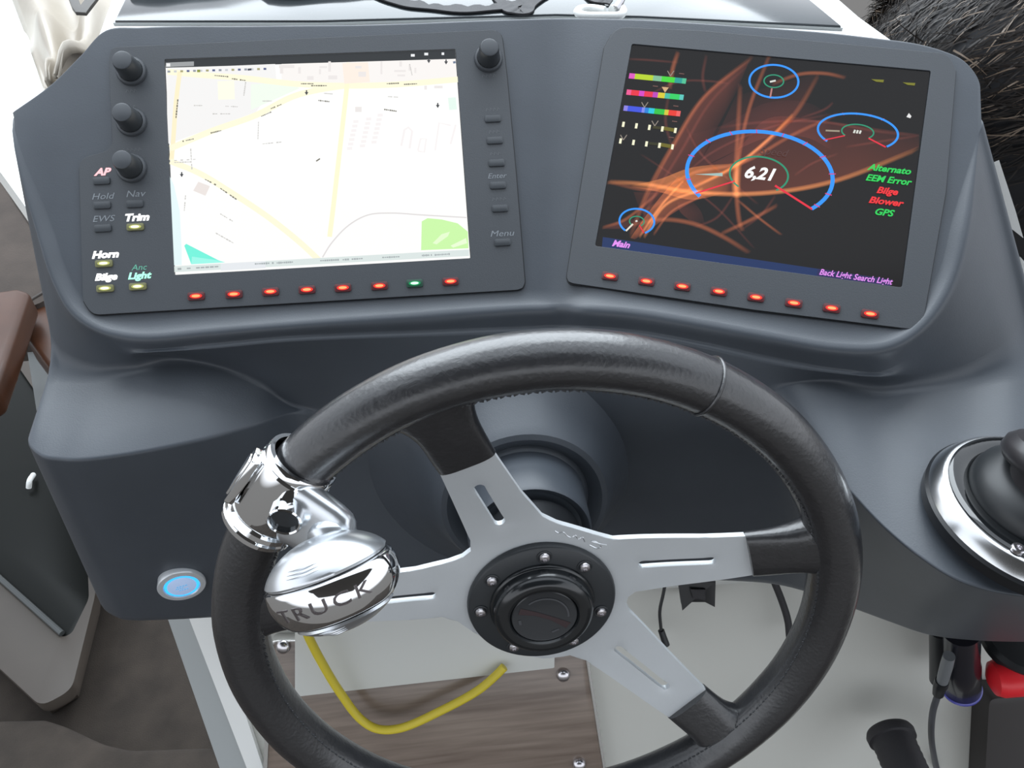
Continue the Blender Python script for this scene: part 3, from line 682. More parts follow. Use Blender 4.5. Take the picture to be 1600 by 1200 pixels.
for x, y in ((1047.5, 119), (1007, 168), (1023, 197), (974, 219)):
    ll('scale_pointer', pxl((x-4.5, y-8), (x, y)), .0006, vm); ll('scale_pointer', pxl((x+5.5, y-8), (x, y)), .0006, vm)
d.poly('scale_pointer', [(1034, 136), (1045, 137), (1039, 145)], em(215, 175, 130))
for x, y in ((1065, 115.5), (1024, 135), (1056, 166), (1054, 190), (1049, 215)): ll('small_value', pxl((x-4, y-.5), (x+4, y+.5)), .0008, em(110, 80, 75))
for x, y in ((1371, 126), (1420, 131)): d.poly('turn_arrow', [(x-10, y-2), (x+10, y-1), (x+9, y+3), (x-2, y+2)], em(125, 125, 40))
d.poly('pointer_dot', [(1416, 183), (1420, 177), (1424, 182), (1422, 185)], em(235, 235, 235))
d.poly('soft_key_bar', [(942, 370.5), (1392, 437), (1391, 453), (940, 391)], em(38, 56, 100)); d.poly('soft_key_tint', [(1278, 420), (1392, 437), (1391, 453), (1275, 437)], em(48, 48, 92))
d.done()
def rtext(s, x, y, size, m, **k): c = FR.loc(x, y, 0); text('screen_text', s, size, c.x, c.y, .00035, m, sR, shear=.3, **k)
pk = em(235, 150, 250)
rtext('Main', 970, 382, .0062, pk, bold=.035); rtext('Back Light', 1304.5, 428.5, .0056, pk, bold=.02, sx_=.86); rtext('Search Light', 1363, 437, .0056, pk, bold=.02, sx_=.86)
lg, lr = em(50, 215, 95), em(245, 55, 62)
rtext('Alternato', 1389, 265, .0062, lg, bold=.03, sx_=1.1); rtext('EEM Error', 1387, 281.5, .0062, lg, bold=.03, sx_=1.05); rtext('Bilge', 1385.5, 299, .0062, lr, bold=.035, sx_=1.1); rtext('Blower', 1383, 315.5, .0062, lr, bold=.035, sx_=1.15); rtext('GPS', 1380, 332.5, .0062, lg, bold=.03, sx_=1.1)
for x, y in ((953, 432), (1010, 440), (1066, 448), (1123, 456), (1181, 465), (1240, 474), (1299, 482), (1359, 491)):
    led_pill(gp, FR, x, y, .0108, .0055, PZ, m_redb, r_lens, r_core)

# ------------------------------------------------------------------ steering wheel
RMAJ, RMIN = .175, .0152
def sm(a, b, x): t = min(1, max(0, (x-a)/(b-a))); return t*t*(3-2*t)
def hd(r): return -.020 + .0145*sm(.045, .155, r)
def wl(x, y, off=0.0):                 # wheel-plane position of the point seen at (x, y) on the dished spider
    h = -.015
    for _ in range(12):
        q = FW.loc(x, y, h); h = hd(q.length) + off
    return q
sw = empty('steering_wheel', FW.M, 'black leather sports steering wheel with four slotted aluminium spokes', 'steering wheel')
bm = bmesh.new(); N = 160; secs = []
for i in range(N):
    a = 2*PI*i/N; ca, sa = math.cos(a), math.sin(a); ring = []
    for k in range(24):
        b_ = 2*PI*k/24; rr = RMIN*(1+.006*math.sin(9*a)+.004*math.sin(23*a+1))
        ring.append(Vector(((RMAJ+rr*math.cos(b_))*ca, (RMAJ+rr*math.cos(b_))*sa, rr*math.sin(b_)*1.03)))
    secs.append(ring)
loft(bm, secs, False, True); rim = obj('rim', bm, m_leather, sw, smooth=60)
# leather seam where the cover closes, top right, and the lacing along the inside of the rim
def rimang(x, y): q = FW.loc(x, y, .0); return math.atan2(q.y, q.x)
a = rimang(1100, 606); c_ = Vector((math.cos(a), math.sin(a), 0))*RMAJ; u = c_.normalized()
tube_pts = [c_ + u*(RMIN+.0002)*math.cos(t) + Vector((0, 0, 1))*(RMIN*1.03+.0002)*math.sin(t) for t in [2*PI*i/40 for i in range(40)]]
bm = bmesh.new(); tube(bm, tube_pts, .0010, 8, True); obj('seam_ring', bm, m_leather, rim)
bm = bmesh.new()
for i in range(300):
    a = 2*PI*(i+.5)/300; b_ = math.radians(150)
    p = Vector(((RMAJ+RMIN*1.01*math.cos(b_))*math.cos(a), (RMAJ+RMIN*1.01*math.cos(b_))*math.sin(a), RMIN*1.03*math.sin(b_)))
    box(bm, (0, 0, 0), (.0009, .0022, .0007), Matrix.Translation(p) @ Matrix.Rotation(a+.35*(1 if i % 2 else -1), 4, 'Z'))
obj('lacing', bm, m_seam, rim, smooth=0, kind='stuff')
# spider: hub and four spokes cut from one dished plate
ends = []
def polar(q): return q.length, math.atan2(q.y, q.x)
e_top = (wl(683, 728), wl(768, 700)); e_right = (wl(1172, 834), wl(1187, 893)); e_low = (wl(1105, 1078), wl(1053, 1123))
m1 = [(e[0]+e[1])/2 for e in (e_top, e_right, e_low)]
# the left spoke, half hidden by the spinner knob, mirrors the right one about the line between the other two
ax = (m1[0].normalized()-m1[2].normalized()).normalized()
print('spoke angles', [math.degrees(math.atan2(q.y, q.x)) for q in m1], [q.length for q in m1], [(e[0]-e[1]).length for e in (e_top, e_right, e_low)])
lb1 = wl(690, 962); lt1 = wl(650, 888); lb2 = wl(600, 974.5)
LA = math.atan2(((wl(640, 889.5)+wl(640, 967))/2).y, ((wl(640, 889.5)+wl(640, 967))/2).x)
hw = (e_right[0]-e_right[1]).length/2; rl = m1[1].length
uL = Vector((math.cos(LA), math.sin(LA))); vL = Vector((-uL.y, uL.x))
e_left = (uL*rl - vL*hw*1.0, uL*rl + vL*hw*1.0)     # upper, lower corner seen from the front
if e_left[0].y < e_left[1].y: e_left = (e_left[1], e_left[0])
def seq(*px): return [wl(x, y) for x, y in px]
outl = [e_top[0]] + seq((700, 765), (735, 843)) + seq((735, 858), (722, 868), (700, 876), (650, 888)) + [e_left[0], e_left[1]] + seq((650, 965), (690, 961), (715, 968), (745, 988), (790, 1015), (850, 1026), (890, 1021), (915, 1029)) \
    + [e_low[1], e_low[0]] + seq((1040, 1012), (983, 952), (978, 940), (981, 930), (992, 922), (1100, 906)) + [e_right[1], e_right[0]] + seq((1100, 837), (958, 840), (935, 834), (870, 815), (847, 804), (815, 768)) + [e_top[1]]
def dens(P, step=.004):
    out = []
    for i in range(len(P)):
        a, b = P[i], P[(i+1) % len(P)]; n = max(1, int((b-a).length/step))
        out += [a + (b-a)*(k/n) for k in range(n)]
    return out
def slot(x0, y0, x1, y1, w):
    a, b = wl(x0, y0), wl(x1, y1); t = (b-a).normalized(); n = Vector((-t.y, t.x)); out = []
    for k in range(9): th = PI/2 + PI*k/8; out.append(a + n*(w/2*math.sin(th)) + t*(w/2*math.cos(th)))
    for k in range(9): th = -PI/2 + PI*k/8; out.append(b + n*(w/2*math.sin(th)) + t*(w/2*math.cos(th)))
    return out
slots = [slot(749, 761, 780, 811, .0062), slot(1004, 879, 1110, 873.5, .0056), slot(966, 1012, 1038, 1069, .0056), slot(674, 928, 592, 936, .0056)]
bm = bmesh.new(); prism(bm, dens(outl), -.0019, .0019, [dens(k) for k in slots], bev=.0006)
bmesh.ops.subdivide_edges(bm, edges=[e_ for e_ in bm.edges if e_.calc_length() > .012], cuts=2, use_grid_fill=False)
bmesh.ops.triangulate(bm, faces=[f for f in bm.faces if len(f.verts) > 4])
for v in bm.verts: v.co.z += hd(math.hypot(v.co.x, v.co.y))
obj('spoke_plate', bm, m_alu, sw, smooth=25)
# leather sleeves from each spoke end into the rim
def sleeve(e, fl, fr):                 # e: end corners (left, right looking outwards), flares at the rim
    mid = (e[0]+e[1])/2; r0 = mid.length; u = mid.normalized(); v = Vector((-u.y, u.x))
    if (e[0]-mid).dot(v) < 0: e = (e[1], e[0]); fl, fr = fr, fl
    hw0 = (e[0]-e[1]).length/2; secs = []; n = 14
    for i in range(n+1):
        t = i/n; r = r0 - .004 + (RMAJ+.002-r0+.004)*t
        fade = max(0, (t-.25)/.75)
        wl_, wr_ = hw0*1.07 + fl*fade**3.0, hw0*1.07 + fr*fade**3.0
        th = .0058 + .0085*t**1.6
        zc = hd(r)*(1-t) if t > 0 else hd(r)
        ring = []
        for k in range(28):
            b_ = 2*PI*k/28; cx, cz = math.cos(b_), math.sin(b_)
            sx_ = math.copysign(abs(cx)**.6, cx); sz_ = math.copysign(abs(cz)**.75, cz)
            off = sx_*(wl_ if sx_ > 0 else wr_)
            # keep the far end inside the round of the rim
            rr = r if t < .8 else math.sqrt(max(1e-9, max(r*r - off*off*sm(.8, 1, t), (RMAJ-.012)**2*0+1e-9)))
            p = u*rr + v*off
            ring.append(Vector((p.x, p.y, zc + sz_*th)))
        secs.append(ring)
    bm = bmesh.new(); loft(bm, secs); obj('spoke_sleeve', bm, m_leather, sw, smooth=60)
sleeve(e_top, .034, .020); sleeve(e_right, .012, .016); sleeve(e_low, .020, .016); sleeve(e_left, .016, .022)
# hub: black ring, bolts, horn cup and disc
bm = bmesh.new(); lathe(bm, [(.030, -.0180), (.0455, -.0180), (.0458, -.0172), (.0450, -.0148), (.0440, -.0140), (.030, -.0140)], 72); obj('hub_ring', bm, m_hub, sw)
bm = bmesh.new(); lathe(bm, [(.0322, -.0142), (.0322, -.0128), (.0316, -.0118), (.0308, -.0115), (.0306, -.0080), (.0295, -.0045), (.0270, -.0022), (.0240, -.0016), (.0212, -.0025), (.0200, -.0048), (.0198, -.0055)], 72); hc = obj('horn_cup', bm, m_horn, sw)
bm = bmesh.new(); lathe(bm, [(.0199, -.0056), (.0199, -.0040), (.0194, -.0036), (.0188, -.0038), (0, -.0038)], 64); hb = obj('horn_button', bm, mat('horn_disc', (.035, .038, .042), .3, coat=.3), sw)
bm = bmesh.new(); strip(bm, [(-.0150, .0060), (-.0050, .0030), (.0050, -.0020), (.0145, -.0085)], [.0050, .0030, .0030, .0050], -.0036); obj('red_slash', bm, mat('dull_red', (.050, .032, .035), .4), hb, smooth=0, kind='raw')
bm = bmesh.new()
strip(bm, [(.0145*math.cos(math.radians(q)), .0145*math.sin(math.radians(q))) for q in range(-5, 131, 5)], .0011, -.0035)
strip(bm, [(-.0150, -.0012), (-.0145, -.0048)], .0016, -.0035); strip(bm, [(.0045, -.0128), (.0088, -.0108)], .0014, -.0035)
obj('worn_emblem', bm, mat('worn_emblem_grey', (.075, .078, .085), .4), hb, smooth=0, kind='raw')['kind'] = 'stuff'
def bolt(x, y):
    h = -.0138; q = FW.loc(x, y, h); q = q.normalized()*.0378; T = Matrix.Translation((q.x, q.y, h))
    bm = bmesh.new(); lathe(bm, [(.0046, -.0003), (.0046, .0004), (.0040, .0006), (.0034, .0002)], 24, T); w = obj('bolt_washer', bm, m_hub, sw)
    bm = bmesh.new(); lathe(bm, [(.0034, 0), (.0034, .0008), (.0028, .0018), (.0016, .0022), (.0013, .0013), (0, .0012)], 18, T); obj('hub_bolt', bm, m_steel, sw)
for x, y in ((851, 866), (915, 884), (760, 903), (745, 956), (938, 955), (897, 1001), (801, 1013)): bolt(x, y)
# engraved signature on the plate
bm = bmesh.new(); q = [wl(x, y) for x, y in ((866, 826), (872, 829), (879, 828), (886, 834), (893, 836), (898, 833), (903, 839), (909, 836), (913, 843))]
tube(bm, cr([Vector((p.x, p.y, hd(p.length)+.0019)) for p in q], 5), .00045, 6)
q = [wl(x, y) for x, y in ((920, 848), (932, 853), (938, 851), (930, 843), (922, 842), (936, 846), (947, 848))]
tube(bm, cr([Vector((p.x, p.y, hd(p.length)+.0019)) for p in q], 5), .00045, 6); obj('engraved_signature', bm, m_silver, sw, kind='stuff')
# hub adapter running back to the boss
bm = bmesh.new(); lathe(bm, [(0, -.0215), (.037, -.0215), (.038, -.023), (.038, -.040), (.034, -.042), (.034, -.074), (.0, -.075)], 56); obj('hub_adapter', bm, m_dark, sw)

# ------------------------------------------------------------------ start button on the left pod
pf = (Z(180, 713, .387), Z(300, 977, .60), Z(240, 703, .389), Z(350, 974, .602))
def pod_y(p):                          # depth of the pod front at a point: bilinear between ridge line and bottom line
    q = 0
    return p
t = (284-240)/(350-240)
n_pod = ((pf[3]-pf[2]).cross(pf[0]-pf[2])).normalized()
if n_pod.y > 0: n_pod = -n_pod
pb = atp(284, 913, mix(pf[2], pf[3], .5) + n_pod*.0005, n_pod)
FB = Frame(pb, Vector((1, 0, 0)), n_pod)
sb = empty('start_button', FB.M, 'round silver push button with a glowing blue ring on the left of the console', 'button')
bm = bmesh.new(); lathe(bm, [(.0, -.012), (.0170, -.012), (.0172, -.004), (.0178, .0012), (.0172, .0022), (.0135, .0026), (.0128, .0016)], 56); obj('bezel', bm, mat('bezel_silver', (.66, .68, .70), .3, metal=.35), sb)
bm = bmesh.new(); lathe(bm, [(.0128, .0010), (.0126, .0019), (.0108, .0019), (.0106, .0010)], 56); obj('glowing_ring', bm, em(55, 165, 255, 1.8), sb)
bm = bmesh.new(); lathe(bm, [(.0107, .0010), (.0106, .0022), (.0095, .0027), (0, .0028)], 48); bc = obj('button_cap', bm, mat('frosted_cap', (.50, .55, .62), .4, emit=(.30, .52, 1.0), es=.30), sb)
bm = bmesh.new()
for y, a, b_ in ((.0012, -.004, .0045), (-.0010, -.0052, .001), (-.0034, -.003, .0042)):
    n = 4
    for i in range(n): box(bm, (a+(b_-a)*(i+.5)/n, y, .00275), ((b_-a)/n*.7, .0010, .0003))
obj('cap_print', bm, em(110, 195, 255, .8), bc, smooth=0, kind='stuff')

# ------------------------------------------------------------------ spinner knob clamped to the rim
a = rimang(436, 768); T = Matrix.Translation((RMAJ*math.cos(a), RMAJ*math.sin(a), 0))
tang = Vector((-math.sin(a), math.cos(a), 0)); rad = Vector((math.cos(a), math.sin(a), 0))
MC = T @ Matrix(((rad.x, 0, tang.x, 0), (rad.y, 0, tang.y, 0), (0, -1, 0, 0), (0, 0, 0, 1)))   # local x outward, y back, z along the rim
pk_ = FW.l3(520, 910, .046); pj = FW.l3(520, 834, .024)
kn = empty('spinner_knob', FW.M, 'chrome and silver spinner knob reading TRUCK, clamped to the left of the wheel rim', 'knob')
bm = bmesh.new()
prof = [(.0162, -.0245), (.0185, -.0245), (.0192, -.0235), (.0192, -.0200), (.0186, -.0192), (.0196, -.0180), (.0196, .0135), (.0190, .0145), (.0205, .0158), (.0208, .0185), (.0198, .0197), (.0206, .0206), (.0204, .0232), (.0192, .0242), (.0162, .0242)]
lathe(bm, prof, 56, MC); cl_ = obj('clamp_band', bm, m_chrome, kn, smooth=35)
bm = bmesh.new(); box(bm, (.0205, -.004, -.002), (.0050, .013, .030), MC, .0012); box(bm, (.0225, -.004, -.002), (.003, .008, .024), MC, .001); obj('clamp_hinge', bm, m_chrome, kn, smooth=35)
# arm from the clamp to the ball joint
cc = Vector((RMAJ*math.cos(a), RMAJ*math.sin(a), 0)); s0 = cc - rad*.002 + Vector((0, 0, .0100)) + tang*(-.002) ; s1 = pj
ax_ = (s1-s0); t_ = ax_.normalized(); nn_ = (Vector((0, 0, 1)) - t_*t_.z).normalized(); bb_ = t_.cross(nn_); secs = []
for i in range(15):
    q = i/14; c_ = s0 + ax_*(q*1.35) ; w_ = .0205*(1-q) + .0160*q if q < .78 else .0164*math.sqrt(max(.02, 1-((q-.78)/.225)**2)); h_ = .0075*(1-q)+.0055*q
    secs.append([c_ + bb_*(w_*math.copysign(abs(math.cos(2*PI*k/24))**.6, math.cos(2*PI*k/24))) + nn_*(h_*math.copysign(abs(math.sin(2*PI*k/24))**.6, math.sin(2*PI*k/24))) for k in range(24)])
bm = bmesh.new(); loft(bm, secs); obj('arm', bm, m_silver, kn)
# round hole ringed in chrome on the face of the clamp
qh = FW.l3(444, 815, .0262); nh = (Vector((-.12, -.10, 1))).normalized(); Fh = nh.to_track_quat('Z', 'Y').to_matrix().to_4x4(); Fh.translation = qh
bm = bmesh.new(); lathe(bm, [(.0088, -.008), (.0088, .0004), (.0080, .0010), (.0072, .0004), (.0070, -.002)], 40, Fh); obj('clamp_eye', bm, m_chrome, kn)
bm = bmesh.new(); lathe(bm, [(.0071, -.0015), (0, -.0015)], 32, Fh); obj('eye_screw', bm, mat('eye_dark', (.06, .065, .07), .12, metal=.6), kn)  # dark disc painted for the shade inside the hole
bm = bmesh.new(); qs = FW.l3(510, 765, .004); Ms = Matrix.Translation(qs); lathe(bm, [(0, -.004), (.0012, -.004), (.0012, .003), (.0009, .004), (0, .0042)], 12, Ms); obj('clamp_screw', bm, m_steel, kn)
# stem and collar
axk = (pk_-pj).normalized(); Mk = axk.to_track_quat('Z', 'Y').to_matrix().to_4x4(); Mk.translation = pj
bm = bmesh.new(); lathe(bm, [(0, -.004), (.0105, -.004), (.0125, .000), (.0125, .002), (.0110, .004), (.0095, .009), (.0090, .020), (0, .021)], 40, Mk); obj('stem', bm, m_silver, kn)
# knob: ellipsoid cut into satin cap, chrome band and satin base
cA = FW.loc(620, 868, .046); cB = FW.loc(420, 940, .046)
ka = Vector((cA.x-cB.x, cA.y-cB.y, 0)).normalized()
vdir = FW.M.inverted().to_3x3() @ (CAM - FW.w(pk_)); vdir.normalize()
kc = (vdir - ka*vdir.dot(ka)).normalized(); kb = kc.cross(ka)          # a along, b up the picture, c towards the eye
if kb.y < 0: kb = -kb
RA, RB, RC = .0342, .0238, .024
MK = Matrix(((ka.x, kb.x, kc.x, pk_.x), (ka.y, kb.y, kc.y, pk_.y), (ka.z, kb.z, kc.z, pk_.z), (0, 0, 0, 1)))
tq = math.radians(15); q_ax = Vector((0, math.cos(tq), math.sin(tq))); r_ax = Vector((0, -math.sin(tq), math.cos(tq)))
def knob_part(name, s0_, s1_, m, k=1.0, cap0=False, cap1=False, mod=None):
    n = 14; secs = []
    for i in range(n+1):
        s_ = s0_ + (s1_-s0_)*i/n; s_ = max(-.9995, min(.9995, s_)); rr = math.sqrt(1-s_*s_)
        ring = []
        for j in range(64):
            th = 2*PI*j/64; p = Vector((rr*math.cos(th), 0, 0)) + r_ax*(rr*math.sin(th)) + q_ax*s_
            kk = k
            if mod: kk = mod(i, n, p)
            ring.append(MK @ Vector((p.x*RA*kk, p.y*RB*kk, p.z*RC*kk)))
        secs.append(ring)
    bm = bmesh.new(); loft(bm, secs); return obj(name, bm, m, kn, smooth=50)
edge = lambda i, n, p: 1.0 - .05*(1 if i in (0, n) else 0)
knob_part('knob_top', .35, .9995, m_silver, mod=lambda i, n, p: .95 if i == 0 else 1.0)
knob_part('knob_base', -.9995, -.66, m_silver, mod=lambda i, n, p: .95 if i == n else 1.0)
cb_ = knob_part('chrome_band', -.63, .32, m_chrome, mod=lambda i, n, p: .955 if i in (0, n) else .985)
knob_part('groove', -.67, .36, m_dark, k=.94)
def onknob(al, s_, k):                 # along angle al (0 = facing the eye), latitude s_
    rr = math.sqrt(1-s_*s_); p = Vector((rr*math.sin(al), 0, 0)) + r_ax*(rr*math.cos(al)) + q_ax*s_
    return Vector((p.x*RA*k, p.y*RB*k, p.z*RC*k))
# raised letters wrapped round the band
cu = bpy.data.curves.new('t', 'FONT'); cu.body = 'TRUCK'; cu.size = 1.0; cu.align_x = 'CENTER'; cu.align_y = 'CENTER'; cu.space_character = 1.25; cu.extrude = .0; cu.resolution_u = 3
t = bpy.data.objects.new('t', cu); COL.objects.link(t); me = bpy.data.meshes.new_from_object(t.evaluated_get(bpy.context.evaluated_depsgraph_get())); bpy.data.objects.remove(t)
bm = bmesh.new(); bm.from_mesh(me); bmesh.ops.triangulate(bm, faces=bm.faces[:])
r = bmesh.ops.extrude_face_region(bm, geom=bm.faces[:]); up_ = {v for v in r['geom'] if isinstance(v, bmesh.types.BMVert)}
for v in bm.verts:
    al, s_ = v.co.x*.40 + .0, v.co.y*.40 - .13
    v.co = MK @ onknob(al, s_, 1.004 if v in up_ else .97)
me.materials.clear()
obj('raised_letters', bm, mat('letter_grey', (.10, .085, .085), .35, metal=.3), cb_, smooth=25)
# three moulded fins on cap and base
for sgn, base in ((1, .55), (-1, -.74)):
    for i in range(3):
        bm = bmesh.new(); s_ = base + sgn*.06*i
        tube(bm, [MK @ onknob(-.15 + .62*(j/8-.5) - .12*i*0, s_ , 1.0 + .006*math.sin(PI*j/8)) for j in range(9)], [max(.0001, .0008*math.sin(PI*j/8)) for j in range(9)], 8)
        obj('fin', bm, m_silver, kn)

# ------------------------------------------------------------------ throttle control at the right edge
pt = atz(1608, 803, .372); FT = Matrix.Translation(pt) @ Matrix.Rotation(math.radians(4), 4, 'Y')
th = empty('throttle_control', FT, 'black throttle lever on a round base with a silver ring, right edge', 'throttle')
bm = bmesh.new(); lathe(bm, [(0, -.006), (.0585, -.006), (.0590, .001), (.0570, .003)], 80); obj('base_gasket', bm, m_dark, th)
bm = bmesh.new(); lathe(bm, [(.0570, .0010), (.0575, .003), (.0530, .0110), (.0515, .0118), (.0500, .0118)], 80); obj('silver_ring', bm, mat('ring_silver', (.78, .79, .80), .22, metal=1.0), th)
bm = bmesh.new(); lathe(bm, [(.0505, .0100), (.0500, .0128), (.0485, .0134), (.0410, .0142), (.0395, .0132), (.0390, .0110)], 72); obj('gloss_cover', bm, mat('piano_black', (.008, .009, .010), .06, coat=.6), th)
bm = bmesh.new(); lathe(bm, [(.0395, .010), (.0390, .0160), (.0375, .0205), (.0345, .0245), (.0290, .0290), (.0230, .0310), (0, .0315)], 64); obj('lever_barrel', bm, mat('barrel_black', (.018, .020, .022), .42), th)
Mh = Matrix.Scale(1.12, 4) @ Matrix.Translation((-.006, -.002, .027)) @ Matrix.Rotation(math.radians(-16), 4, 'X') @ Matrix.Rotation(math.radians(14), 4, 'Y')
bm = bmesh.new(); lathe(bm, [(.016, -.006), (.018, .002), (.0240, .004), (.0268, .008), (.0264, .013), (.0235, .0165), (.0195, .0172), (.0172, .0150), (0, .0140)], 56, Mh); obj('lever_grip', bm, mat('grip_black', (.030, .028, .030), .35), th)
bm = bmesh.new(); lathe(bm, [(.0168, .0146), (.0150, .0160), (0, .0166)], 48, Mh); obj('grip_inlay', bm, mat('inlay_gloss', (.030, .022, .024), .05, coat=1.0), th)
for x, y in ((1588, 861),):
    q = FT.inverted() @ atz(x, y, CAMZ-(pt.z+.0138)); Ts = Matrix.Translation((q.x, q.y, .0134))
    bm = bmesh.new(); lathe(bm, [(.0036, -.001), (.0036, .0012), (.0030, .0018), (.0016, .0018), (.0012, .0004), (0, .0004)], 20, Ts); obj('cover_screw', bm, m_steel, th)

# ------------------------------------------------------------------ below the console
# footboard of weathered veneer with four steel screws
fb_c = [onped(437, 1010, .012), onped(905, 1004, .012), onped(957, 1300, .012), onped(415, 1300, .012)]
fx = (onped(918, 1035, .012)-onped(430, 1090, .012)).normalized(); FF = Frame(onped(675, 1120, .012), fx, PN)
fb = empty('veneer_footboard', FF.M, 'brown wood veneer board with steel screws below the wheel hub', 'board')
def fl(x, y, h=0): return FF.loc(x, y, h)
pf_ = [fl(427, 1003), fl(911, 1003), fl(955, 1280), fl(413, 1300)]
bm = bmesh.new(); prism(bm, rpoly(pf_, .006, 4), -.0118, -.0008, bev=.0008); obj('veneer_panel', bm, m_wood, fb)
o_ = rpoly([fl(421, 1000), fl(915, 1000), fl(960, 1285), fl(406, 1305)], .008, 4)
bm = bmesh.new(); prism(bm, o_, -.0118, .0004, [rpoly(pf_, .006, 4)], bev=.0003); obj('edge_strip', bm, m_steelrim, fb)
for x, y in ((443, 1010), (880, 1054), (905, 1194), (447, 1228)):
    q = fl(x, y); bm = bmesh.new(); lathe(bm, [(.0072, -.001), (.0072, .0015), (.0060, .0045), (.0040, .006), (0, .0062)], 28, Matrix.Translation((q.x, q.y, -.0008))); obj('screw', bm, m_steel, fb)
FC = Frame(onped(700, 1000, .0135), Vector((1, 0, 0)), PN)
cv = empty('cream_flap', FC.M, 'cream painted flap lying over the upper part of the veneer board', 'flap')
bm = bmesh.new(); prism(bm, rpoly([FC.loc(462, 900), FC.loc(868, 880), FC.loc(866, 1041), FC.loc(462, 1086)], .002, 3), -.0005, .0030, bev=.0008); obj('flap_sheet', bm, mat('flap_cream', (.60, .61, .58), .4), cv)
# yellow cord
def ped(x, y, h): return onped(x, y, h)
bm = bmesh.new(); tube(bm, cr([ped(455, 925, .05), ped(480, 990, .045), ped(500, 1030, .04), ped(530, 1080, .034), ped(565, 1125, .030), ped(590, 1139, .030), ped(625, 1138, .030), ped(690, 1110, .030), ped(745, 1080, .027), ped(772, 1058, .024), ped(788, 1042, .022)], 8), .0042, 12)
tag(obj('yellow_cord', bm, m_yellow), 'bright yellow cord hanging in a loop behind the wheel', 'cord')
# wiring under the console
q = [onped(x, y, .02) for x, y in ((1044, 880), (1037, 925), (1031, 955), (1033, 985))]
bm = bmesh.new(); tube(bm, cr(q, 8), .0016, 8); w1 = tag(obj('thin_cable', bm, m_dark), 'thin black cable ending in a small plug, seen between hub and lower right spoke', 'cable')
bm = bmesh.new(); tube(bm, [onped(1033, 985, .02), onped(1041, 1008, .02)], [.0032, .0036], 10); obj('plug', bm, m_dark, w1)
FQ = Frame(onped(1088, 925, .02), Vector((1, 0, 0)), PN)
cn = empty('wire_connector', FQ.M, 'black winged connector hanging under the console right of the hub', 'connector')
bm = bmesh.new(); prism(bm, [FQ.loc(1060, 905), FQ.loc(1117, 905), FQ.loc(1114, 943), FQ.loc(1100, 938), FQ.loc(1080, 938), FQ.loc(1066, 948)], -.008, .004, bev=.001); hb_ = obj('connector_body', bm, m_dark, cn)
bm = bmesh.new(); prism(bm, [FQ.loc(1078, 916), FQ.loc(1100, 916), FQ.loc(1098, 930), FQ.loc(1080, 930)], .004, .007, bev=.001); obj('locking_tab', bm, m_rubber, cn)
bm = bmesh.new(); tube(bm, cr([onped(x, y, .02) for x, y in ((1204, 895), (1222, 940), (1231, 970), (1234, 1000))], 8), .0034, 10); tag(obj('ribbed_cable', bm, m_rubber), 'thick black cable hanging behind the right side of the wheel rim', 'cable')
# charger socket, cable and plug at lower right
pc = Z(1500, 1000, .60) + Vector((0, .035, 0))
cs = empty('charger_socket', pc, 'black charger socket with a thin blue lit rim hanging under the console', 'socket')
def cyl_at(x, y, dpt): return atz(x, y, dpt)
top = aty(1502, 985, .375); bot = aty(1502, 1076, .372); ax2 = (bot-top)
Ms = ax2.to_track_quat('Z', 'Y').to_matrix().to_4x4(); Ms.translation = top - pc; Ln = ax2.length
bm = bmesh.new(); lathe(bm, [(0, 0), (.0155, 0), (.0155, Ln*.5), (.0165, Ln*.55), (.0172, Ln*.97), (.0150, Ln)], 40, Ms); obj('socket_barrel', bm, mat('socket_black', (.014, .014, .02), .25, coat=.3), cs)
bm = bmesh.new(); lathe(bm, [(.0172, Ln*.965), (.0180, Ln*.975), (.0178, Ln*1.0), (.0150, Ln*1.01)], 40, Ms); obj('blue_rim', bm, mat('blue_translucent', (.06, .06, .22), .2, emit=(.03, .035, .30), es=.25), cs)
bm = bmesh.new(); tube(bm, [aty(1468, 985, .385)-pc, aty(1467, 1062, .383)-pc], [.0085, .0085], 20); obj('side_barrel', bm, m_dark, cs)
pl = empty('charging_plug', aty(1478, 1060, .36), 'grey barrel plug with a long black cable at the charger socket', 'plug')
o_ = pl.location
bm = bmesh.new(); tube(bm, [aty(1483, 1025, .358)-o_, aty(1479, 1040, .358)-o_, aty(1472, 1066, .358)-o_], [.0050, .0054, .0050], 16); obj('plug_barrel', bm, mat('plug_grey', (.16, .17, .18), .3), pl)
bm = bmesh.new(); tube(bm, [aty(1472, 1064, .358)-o_, aty(1470, 1070, .358)-o_, aty(1468, 1074, .358)-o_, aty(1466, 1084, .358)-o_], [.0058, .0062, .0056, .0050], 16); obj('strain_relief', bm, m_dark, pl)
bm = bmesh.new(); tube(bm, cr([aty(1466, 1084, .358)-o_, aty(1458, 1110, .355)-o_, aty(1455, 1145, .352)-o_, aty(1460, 1185, .35)-o_, aty(1475, 1240, .35)-o_], 8), .0030, 12); obj('cable', bm, mat('cable_grey', (.07, .072, .08), .4), pl)
